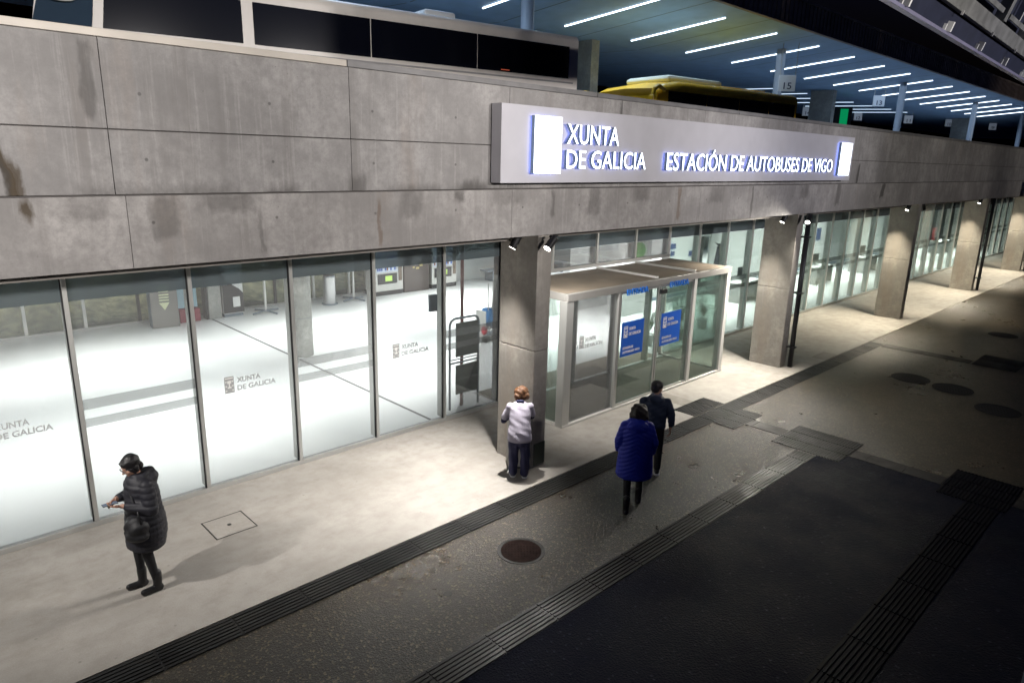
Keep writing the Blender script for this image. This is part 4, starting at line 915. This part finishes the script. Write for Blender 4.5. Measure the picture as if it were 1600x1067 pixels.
def hand(bm, wr, d, pn, side, curl=.5, s=1.):
    """five separate bent fingers; d = fingers direction, pn = palm normal, side = thumb side vector"""
    wr = Vector(wr); d = Vector(d).normalized(); pn = Vector(pn); pn = (pn - d * pn.dot(d)).normalized(); sd = d.cross(pn).normalized()
    if sd.dot(Vector(side)) < 0: sd = -sd
    pc = wr + d * .048 * s
    ball(bm, pc, (.040 * s, .046 * s, .015 * s), 0, 14, 8, Matrix((sd, d, pn)).transposed())
    for k, (off, ln) in enumerate(((.028, .072), (.010, .080), (-.009, .074), (-.027, .058))):
        p = wr + d * .082 * s + sd * off * s; r = .0085 * s; dd = d.copy(); a = curl * (1 + .1 * k)
        for j, fr in enumerate((.45, .32, .23)):
            dd = (dd * math.cos(a * .6) + pn * math.sin(a * .6)).normalized(); q2 = p + dd * ln * fr * s; capsule(bm, p, r, q2, r * .92, 8); p = q2; r *= .92
            pn2 = (pn - dd * pn.dot(dd)); 
    p = wr + d * .022 * s + sd * .030 * s; dd = (d * .7 + sd * .65 + pn * .25).normalized(); q2 = p + dd * .036 * s; capsule(bm, p, .0115 * s, q2, .0095 * s, 8); dd = (d * .9 + sd * .2 + pn * .35).normalized(); capsule(bm, q2, .0095 * s, q2 + dd * .028 * s, .008 * s, 8)
SK = lambda n, c: mat(n, c, .5, var=.06, vscale=20)
M['skin'] = SK('skin', (.42, .24, .17)); M['skin2'] = SK('skin_light', (.48, .29, .21))
M['hair_b'] = mat('black_hair', (.010, .009, .010), .38, bump=.8, bscale=60); M['hair_g'] = mat('ginger_hair', (.12, .05, .018), .5, var=.4, vscale=30, bump=.9, bscale=70); M['hair_d'] = mat('dark_brown_hair', (.016, .011, .009), .5, bump=.9, bscale=70)
M['puff'] = mat('black_padded_nylon', (.011, .011, .017), .62, var=.2, vscale=8, bump=.5, bscale=30)
M['bluecoat'] = mat('royal_blue_nylon', (.010, .026, .42), .6, var=.1, vscale=8, bump=.3, bscale=22)
M['navyj'] = mat('navy_jacket_cloth', (.016, .028, .06), .7, bump=.4, bscale=20); M['legging'] = mat('black_leggings', (.006, .006, .008), .8); M['boot'] = mat('black_boot_leather', (.008, .008, .009), .45)
M['tunic'] = mat('pale_lilac_tunic', (.42, .39, .47), .8, bump=.5, bscale=9); M['navyt'] = mat('navy_trousers', (.008, .009, .045), .8, bump=.4, bscale=12); M['sole'] = mat('white_sole', (.7, .7, .72), .6)

def legs(hip, kneeL, ankL, kneeR, ankR, toeL, toeR, thick=1.):
    P = []
    for sx, kn, an in ((-1, kneeL, ankL), (1, kneeR, ankR)):
        hp = (sx * .085 + hip[0], hip[1], hip[2]); P += [('c', hp, .088 * thick, kn, .056 * thick), ('c', kn, .055 * thick, an, .036 * thick)]
    for an, to in ((ankL, toeL), (ankR, toeR)): P += [('c', (an[0], an[1] - .01, an[2] - .035), .034, to, .024)]
    return P
def shoes(parent, ankL, ankR, toeL, toeR, m, boot=.0, sole=None):
    for an, to in ((ankL, toeL), (ankR, toeR)):
        dz = an[2] - .055
        P = [('c', (an[0], an[1] - .02, dz), .045, (to[0], to[1], to[2] + .006), .033), ('c', (an[0], an[1], dz + .01), .048, (an[0], an[1], an[2] + .02 + boot), .046 + .01 * (boot > 0))]
        s_ = garment('shoe' if not boot else 'boot', P, m, parent, .009, post=lambda c, n: 0)
        for v in s_.data.vertices:
            if v.co.z < .006 and an[2] < .12: v.co.z = .006
        if sole:
            bm = bmesh.new(); capsule(bm, (an[0], an[1] - .03, .02), .051, (to[0], to[1] + .006, .02), .045, 16)
            for v in bm.verts: v.co.z = .004 + max(0, min(.034, (v.co.z + .02) * .6))
            new('sole', bm, sole, s_)

def quilt(pitch, amp, chev=0.):
    def f(c, n):
        z = c.z + chev * abs(c.x) 
        return amp * (abs(math.sin(PI * z / pitch)) ** .6 - .5) * (1 - min(1, abs(n.z)) * .6) + .0015 * math.sin(c.x * 23 + c.z * 11)
    return f

# --- woman with phone
p = thing('person', 'woman in long black padded coat looking at her phone in front of the left panes', 'person', (1.94, 8.03, 0), math.radians(92))
aL, aR = (-.10, -.04, .09), (.11, .06, .09); tL, tR = (-.11, .13, .035), (.12, .22, .035)
hc = (0, .07, 1.505); HP, hf, HQ = headprims(hc, 0.1, -.42)
P = HP + [('c', (0, .02, 1.33), .055, hf(0, -.03, -.05), .052), ('l', [(0, 0, .80, .15, .11), (0, .01, .95, .16, .115), (0, .01, 1.15, .15, .11), (0, 0, 1.28, .15, .09), (0, 0, 1.35, .08, .06)])]
P += legs((0, 0, .86), (-.10, .03, .48), aL, (.11, .07, .48), aR, tL, tR)
wl, wr_ = (-.085, .235, 1.12), (.07, .25, 1.15)
P += [('c', (-.16, -.01, 1.29), .042, (-.25, -.02, 1.08), .042), ('c', (-.25, -.02, 1.08), .04, wl, .027), ('c', (.16, -.01, 1.29), .042, (.25, -.01, 1.10), .042), ('c', (.25, -.01, 1.10), .04, wr_, .027)]
hb = bmesh.new(); hand(hb, wl, (.35, .9, .12), (.25, -.1, 1), (.2, 0, 1), .55); hand(hb, wr_, (-.55, .75, .05), (-.6, -.2, -.7), (-.1, .2, 1), .65)
body = garment('body', P, M['skin'], p, .010, extra=hb)
garment('leggings', legs((0, 0, .86), (-.10, .03, .48), aL, (.11, .07, .48), aR, tL, tR, 1.12)[:4], M['legging'], p)
shoes(p, aL, aR, tL, tR, M['boot'], boot=.10)
coat = [('l', [(0, .0, .54, .20, .165), (0, 0, .57, .245, .21), (0, -.02, .72, .26, .225), (0, -.02, .88, .255, .215), (0, -.02, 1.02, .235, .19), (0, -.02, 1.18, .23, .18), (0, -.01, 1.30, .22, .165), (0, 0, 1.37, .15, .12), (0, .01, 1.42, .09, .085)]),
        ('c', (-.18, -.02, 1.30), .084, (-.27, -.02, 1.07), .078), ('c', (-.27, -.02, 1.07), .075, (-.12, .185, 1.11), .046), ('c', (.18, -.02, 1.30), .084, (.27, -.01, 1.09), .078), ('c', (.27, -.01, 1.09), .075, (.105, .20, 1.14), .046),
        ('e', (0, -.125, 1.34), (.135, .085, .085)), ('c', (-.09, -.02, 1.38), .042, (0, -.13, 1.40), .05), ('c', (.09, -.02, 1.38), .042, (0, -.13, 1.40), .05), ('c', (-.09, .05, 1.36), .04, (.09, .05, 1.36), .04)]
garment('padded_coat', coat, M['puff'], p, .011, post=quilt(.066, .011))
HR = [('e', hf(-.022, -.022, .040), (.070, .104, .086), HQ), ('e', hf(.022, -.022, .040), (.070, .104, .086), HQ), ('c', hf(-.02, .070, .078), .020, hf(-.074, .035, -.005), .014), ('c', hf(.02, .070, .078), .020, hf(.074, .035, -.005), .014), ('c', hf(-.074, .03, -.005), .015, hf(-.076, .008, -.075), .010), ('c', hf(.074, .03, -.005), .015, hf(.076, .008, -.075), .010), ('e', hf(-.066, -.022, -.01), (.024, .04, .07), HQ), ('e', hf(.066, -.022, -.01), (.024, .04, .07), HQ), ('e', hf(0, -.080, -.045), (.06, .045, .07), HQ)]
garment('hair', HR, M['hair_b'], p, .007, post=lambda c, n: .003 * math.sin(c.x * 70 + c.z * 60))
bm = bmesh.new()
for sx in (-1, 1):
    pts = [hf(sx * .032 + .024 * math.cos(a), .100, .010 + .018 * math.sin(a)) for a in [i * PI / 5 for i in range(11)]]
    path(bm, pts, .0028, 6)
    path(bm, [hf(sx * .056, .098, .014), hf(sx * .078, .0, .014)], .0026, 6)
path(bm, [hf(-.01, .104, .012), hf(.01, .104, .012)], .0026, 6)
o = new('spectacles', bm, M['steel'], p)
Mw = Matrix.Translation(p.location) @ Matrix.Rotation(p.rotation_euler.z, 4, 'Z') @ Matrix.Diagonal((1.0, .96, 1.05, 1))
ph = thing('phone', 'dark smartphone held in both hands by the woman in the black coat', 'phone', Mw @ Vector((-.02, .335, 1.155)), p.rotation_euler.z)
ph.scale = (1.02,) * 3
bm = boxes([(-.037, .037, -.075, .075, -.004, .004)], .003); new('case', bm, M['black'], ph); new('screen', boxes([(-.033, .033, -.070, .070, .0045, .0052)]), mat('phone_screen', (.05, .06, .08), .15, emit=(.5, .6, .8), estr=.15), ph)
bg_ = thing('shoulder_bag', 'soft black shoulder bag hanging in front of the black padded coat', 'bag', Mw @ Vector((-.13, .11, .86)), p.rotation_euler.z)
garment('bag_body', [('e', (0, 0, 0), (.17, .14, .15)), ('e', (0, .0, -.09), (.17, .15, .10))], mat('black_bag_nylon', (.009, .009, .011), .6, bump=.6, bscale=18), bg_, .012, post=lambda c, n: .006 * math.sin(c.x * 40 + c.z * 30))
bm = bmesh.new(); path(bm, [(-.15, .0, .08), (-.10, .01, .25), (.04, .03, .42), (.12, -.06, .53)], .012); new('strap', bm, M['black'], bg_, True)

bg_.scale = (.95,) * 3
bpy.data.objects['person'].scale = (1.0, .96, 1.05)
# --- cleaner leaning on the bin
p = thing('person', 'cleaner with ginger hair in pale lilac tunic and navy trousers leaning at the first pillar', 'person', (7.27, 7.28, 0), math.radians(-42))
aL, aR = (-.10, .02, .085), (.10, -.02, .085); tL, tR = (-.14, .17, .03), (.13, .13, .03)
hc = (.02, .27, 1.43); HP, hf, HQ = headprims(hc, .1, -.5)
leg = legs((0, .0, .84), (-.10, .03, .46), aL, (.10, .0, .46), aR, tL, tR)
P = HP + [('c', (0, .14, 1.27), .055, hf(0, -.02, -.05), .05), ('l', [(0, 0, .78, .15, .11), (0, .02, .95, .16, .115), (0, .08, 1.12, .15, .11), (0, .13, 1.26, .16, .09), (0, .15, 1.31, .09, .07)])] + leg
wl, wr_ = (-.10, .40, 1.01), (.12, .40, 1.01)
P += [('c', (-.17, .12, 1.27), .048, (-.275, .17, .97), .04), ('c', (-.275, .17, .97), .038, wl, .026), ('c', (.16, .12, 1.27), .046, (.215, .25, 1.03), .038), ('c', (.215, .25, 1.03), .036, wr_, .026)]
hb = bmesh.new(); hand(hb, wl, (.8, .5, -.1), (0, .1, -1), (.2, 1, 0), .4); hand(hb, wr_, (-.8, .5, -.1), (0, .1, -1), (-.2, 1, 0), .4)
garment('body', P, M['skin2'], p, .010, extra=hb)
tr = [('l', [(-.0, 0, .60, .16, .12), (0, 0, .76, .185, .135), (0, .01, .92, .165, .12)])]
for sx, an, kn in ((-1, aL, (-.10, .03, .46)), (1, aR, (.10, .0, .46))): tr += [('c', (sx * .09, 0, .78), .105, kn, .088), ('c', kn, .088, (an[0], an[1], .10), .078)]
garment('trousers', tr, M['navyt'], p, .011, post=lambda c, n: .005 * math.sin(c.x * 60 + c.z * 9) + .004 * math.sin(c.z * 28 + c.x * 12))
tun = [('l', [(0, -.01, .69, .205, .16), (0, -.01, .72, .212, .168), (0, 0, .86, .20, .155), (0, .03, 1.0, .178, .138), (0, .08, 1.14, .19, .135), (0, .12, 1.24, .195, .12), (0, .14, 1.30, .13, .10), (0, .155, 1.34, .07, .065)]),
       ('c', (-.165, .12, 1.25), .072, (-.258, .155, 1.04), .062), ('c', (.165, .12, 1.25), .072, (.215, .24, 1.07), .062)]
garment('tunic', tun, M['tunic'], p, .010, post=lambda c, n: .003 * math.sin(c.x * 12 + c.z * 30 + 3 * math.sin(c.x * 7)) * (c.z < 1.25) + .0015 * math.sin(c.z * 60 + c.x * 25))
sl = [('c', (-.262, .16, 1.03), .052, (-.275, .17, .97), .05), ('c', (-.275, .17, .97), .05, (-.125, .375, 1.012), .036), ('c', (.215, .24, 1.06), .05, (.215, .25, 1.02), .048), ('c', (.215, .25, 1.02), .048, (.145, .375, 1.012), .036), ('c', (-.035, .11, 1.345), .034, (.035, .11, 1.345), .034)]
garment('undershirt_sleeves', sl, M['navyt'], p, .009)
HR = [('e', hf(0, -.025, .02), (.128, .128, .112), HQ), ('e', hf(-.065, -.045, -.05), (.072, .085, .075), HQ), ('e', hf(.065, -.045, -.05), (.072, .085, .075), HQ), ('e', hf(0, -.07, -.05), (.10, .055, .06), HQ)]
garment('hair', HR, M['hair_g'], p, .009, post=lambda c, n: .006 * math.sin(c.x * 55 + c.z * 20) * math.sin(c.y * 50 + c.z * 20))
shoes(p, aL, aR, tL, tR, M['boot'], sole=M['sole'])

p.scale = (.94,) * 3
# --- woman in the royal blue coat
p = thing('person', 'dark-haired woman in long royal blue padded coat walking away on the wet square', 'person', (7.87, 5.46, 0), math.radians(-50))
aL, aR = (-.11, -.33, .14), (.10, .13, .09); tL, tR = (-.11, -.20, .035), (.12, .29, .035); kL, kR = (-.10, -.09, .50), (.10, .14, .50)
hc = (.02, .06, 1.49); HP, hf, HQ = headprims(hc, -.15, -.15)
leg = legs((0, .0, .86), kL, aL, kR, aR, tL, tR)
P = HP + [('c', (0, .0, 1.32), .053, hf(0, -.01, -.05), .05), ('l', [(0, 0, .80, .15, .11), (0, .01, .95, .16, .115), (0, .01, 1.15, .15, .11), (0, 0, 1.28, .15, .09), (0, 0, 1.35, .08, .06)])] + leg
wl, wr_ = (-.24, .12, .86), (.25, .10, .84)
P += [('c', (-.17, 0, 1.31), .05, (-.27, -.03, 1.07), .04), ('c', (-.27, -.03, 1.07), .04, wl, .027), ('c', (.17, 0, 1.31), .05, (.27, -.02, 1.06), .04), ('c', (.27, -.02, 1.06), .04, wr_, .027)]
hb = bmesh.new(); hand(hb, wl, (.1, .5, -.85), (1, 0, 0), (0, 1, .3), .5); hand(hb, wr_, (-.1, .5, -.85), (-1, 0, 0), (0, 1, .3), .5)
garment('body', P, M['skin2'], p, .011, extra=hb)
garment('leggings', legs((0, .0, .86), kL, aL, kR, aR, tL, tR, 1.1)[:4], M['legging'], p)
shoes(p, aL, aR, tL, tR, M['boot'], boot=.12)
coat = [('l', [(0, .0, .50, .245, .20), (0, 0, .53, .27, .225), (0, .0, .70, .262, .225), (0, -.0, .88, .248, .205), (0, -.01, 1.05, .232, .18), (0, -.01, 1.20, .235, .17), (0, -.01, 1.30, .225, .15), (0, 0, 1.37, .15, .11), (0, .01, 1.41, .08, .08)]),
        ('c', (-.165, -.01, 1.29), .078, (-.25, -.03, 1.06), .07), ('c', (-.25, -.03, 1.06), .07, (-.24, .10, .88), .055), ('c', (.165, -.01, 1.29), .078, (.25, -.02, 1.05), .07), ('c', (.25, -.02, 1.05), .07, (.245, .09, .86), .055),
        ('e', (0, -.12, 1.32), (.155, .075, .10)), ('c', (-.10, -.03, 1.38), .045, (0, -.12, 1.38), .05), ('c', (.10, -.03, 1.38), .045, (0, -.12, 1.38), .05)]
garment('padded_coat', coat, M['bluecoat'], p, .011, post=quilt(.062, .009, chev=.6))
HR = [('e', hf(0, -.03, .01), (.128, .132, .115), HQ), ('e', hf(-.06, -.05, -.06), (.08, .085, .08), HQ), ('e', hf(.06, -.05, -.06), (.08, .085, .08), HQ), ('e', hf(0, -.07, -.085), (.115, .07, .07), HQ)]
garment('hair', HR, M['hair_d'], p, .009, post=lambda c, n: .010 * math.sin(c.x * 45 + c.z * 30) * math.sin(c.y * 40 + c.z * 35))

p.scale = (1.0,) * 3
# --- boy beside her
p = thing('person', 'short-haired youth in navy jacket walking ahead of the woman in blue, head turned right', 'person', (9.12, 6.0, 0), math.radians(-52))
aL, aR = (-.09, .16, .09), (.09, -.15, .12); tL, tR = (-.10, .33, .035), (.10, .0, .035); kL, kR = (-.09, .13, .46), (.10, .0, .48)
hc = (.01, .03, 1.47); HP, hf, HQ = headprims(hc, -.75, -.12)
leg = legs((0, .0, .84), kL, aL, kR, aR, tL, tR)
P = HP + [('c', (0, .0, 1.28), .05, hf(0, -.01, -.05), .048), ('l', [(0, 0, .80, .14, .10), (0, .01, .95, .145, .105), (0, .01, 1.12, .14, .10), (0, 0, 1.26, .16, .09), (0, 0, 1.31, .09, .07)])] + leg
wl, wr_ = (-.22, .18, .84), (.27, -.02, .80)
P += [('c', (-.17, 0, 1.26), .045, (-.25, .0, 1.03), .038), ('c', (-.25, .0, 1.03), .038, wl, .026), ('c', (.17, 0, 1.26), .045, (.255, -.05, 1.02), .038), ('c', (.255, -.05, 1.02), .038, wr_, .026)]
hb = bmesh.new(); hand(hb, wl, (0, .25, -.95), (1, 0, 0), (0, 1, .3), .5, 1.05); hand(hb, wr_, (0, .12, -.98), (-1, 0, 0), (0, 1, .3), .55, 1.1)
garment('body', P, M['skin2'], p, .010, extra=hb)
tr = [('l', [(0, 0, .62, .14, .11), (0, 0, .76, .165, .12), (0, .01, .92, .15, .11)])]
for sx, an, kn in ((-1, aL, kL), (1, aR, kR)): tr += [('c', (sx * .085, 0, .78), .095, kn, .075), ('c', kn, .075, (an[0], an[1], an[2] + .02), .060)]
garment('trousers', tr, M['legging'], p, .011)
shoes(p, aL, aR, tL, tR, M['boot'], sole=M['sole'])
jk = [('l', [(0, 0, .80, .18, .145), (0, 0, .84, .195, .155), (0, 0, 1.0, .19, .15), (0, 0, 1.15, .20, .15), (0, 0, 1.25, .205, .14), (0, 0, 1.32, .14, .11), (0, .0, 1.36, .085, .08)]),
      ('c', (-.185, 0, 1.25), .075, (-.262, .0, 1.03), .066), ('c', (-.262, .0, 1.03), .066, (-.225, .15, .885), .05), ('c', (.185, 0, 1.25), .075, (.268, -.05, 1.02), .066), ('c', (.268, -.05, 1.02), .066, (.272, -.03, .86), .05), ('e', (0, -.10, 1.31), (.13, .065, .07))]
garment('jacket', jk, M['navyj'], p, .011, post=lambda c, n: .006 * math.sin(c.z * 30 + c.x * 18) + .003 * math.sin(c.z * 70 - c.x * 30))
garment('scarf', [('c', (-.06, .01, 1.35), .04, (.06, .01, 1.36), .04), ('c', (-.05, -.06, 1.35), .04, (.05, -.06, 1.35), .04)], mat('grey_scarf', (.16, .17, .22), .9), p, .010)
HR = [('e', hf(0, -.024, .050), (.094, .110, .090), HQ), ('e', hf(0, -.065, .0), (.086, .058, .08), HQ)]
garment('hair', HR, M['hair_b'], p, .008, post=lambda c, n: .004 * math.sin(c.x * 120) * math.sin(c.y * 110))
p.scale = (.985,) * 3
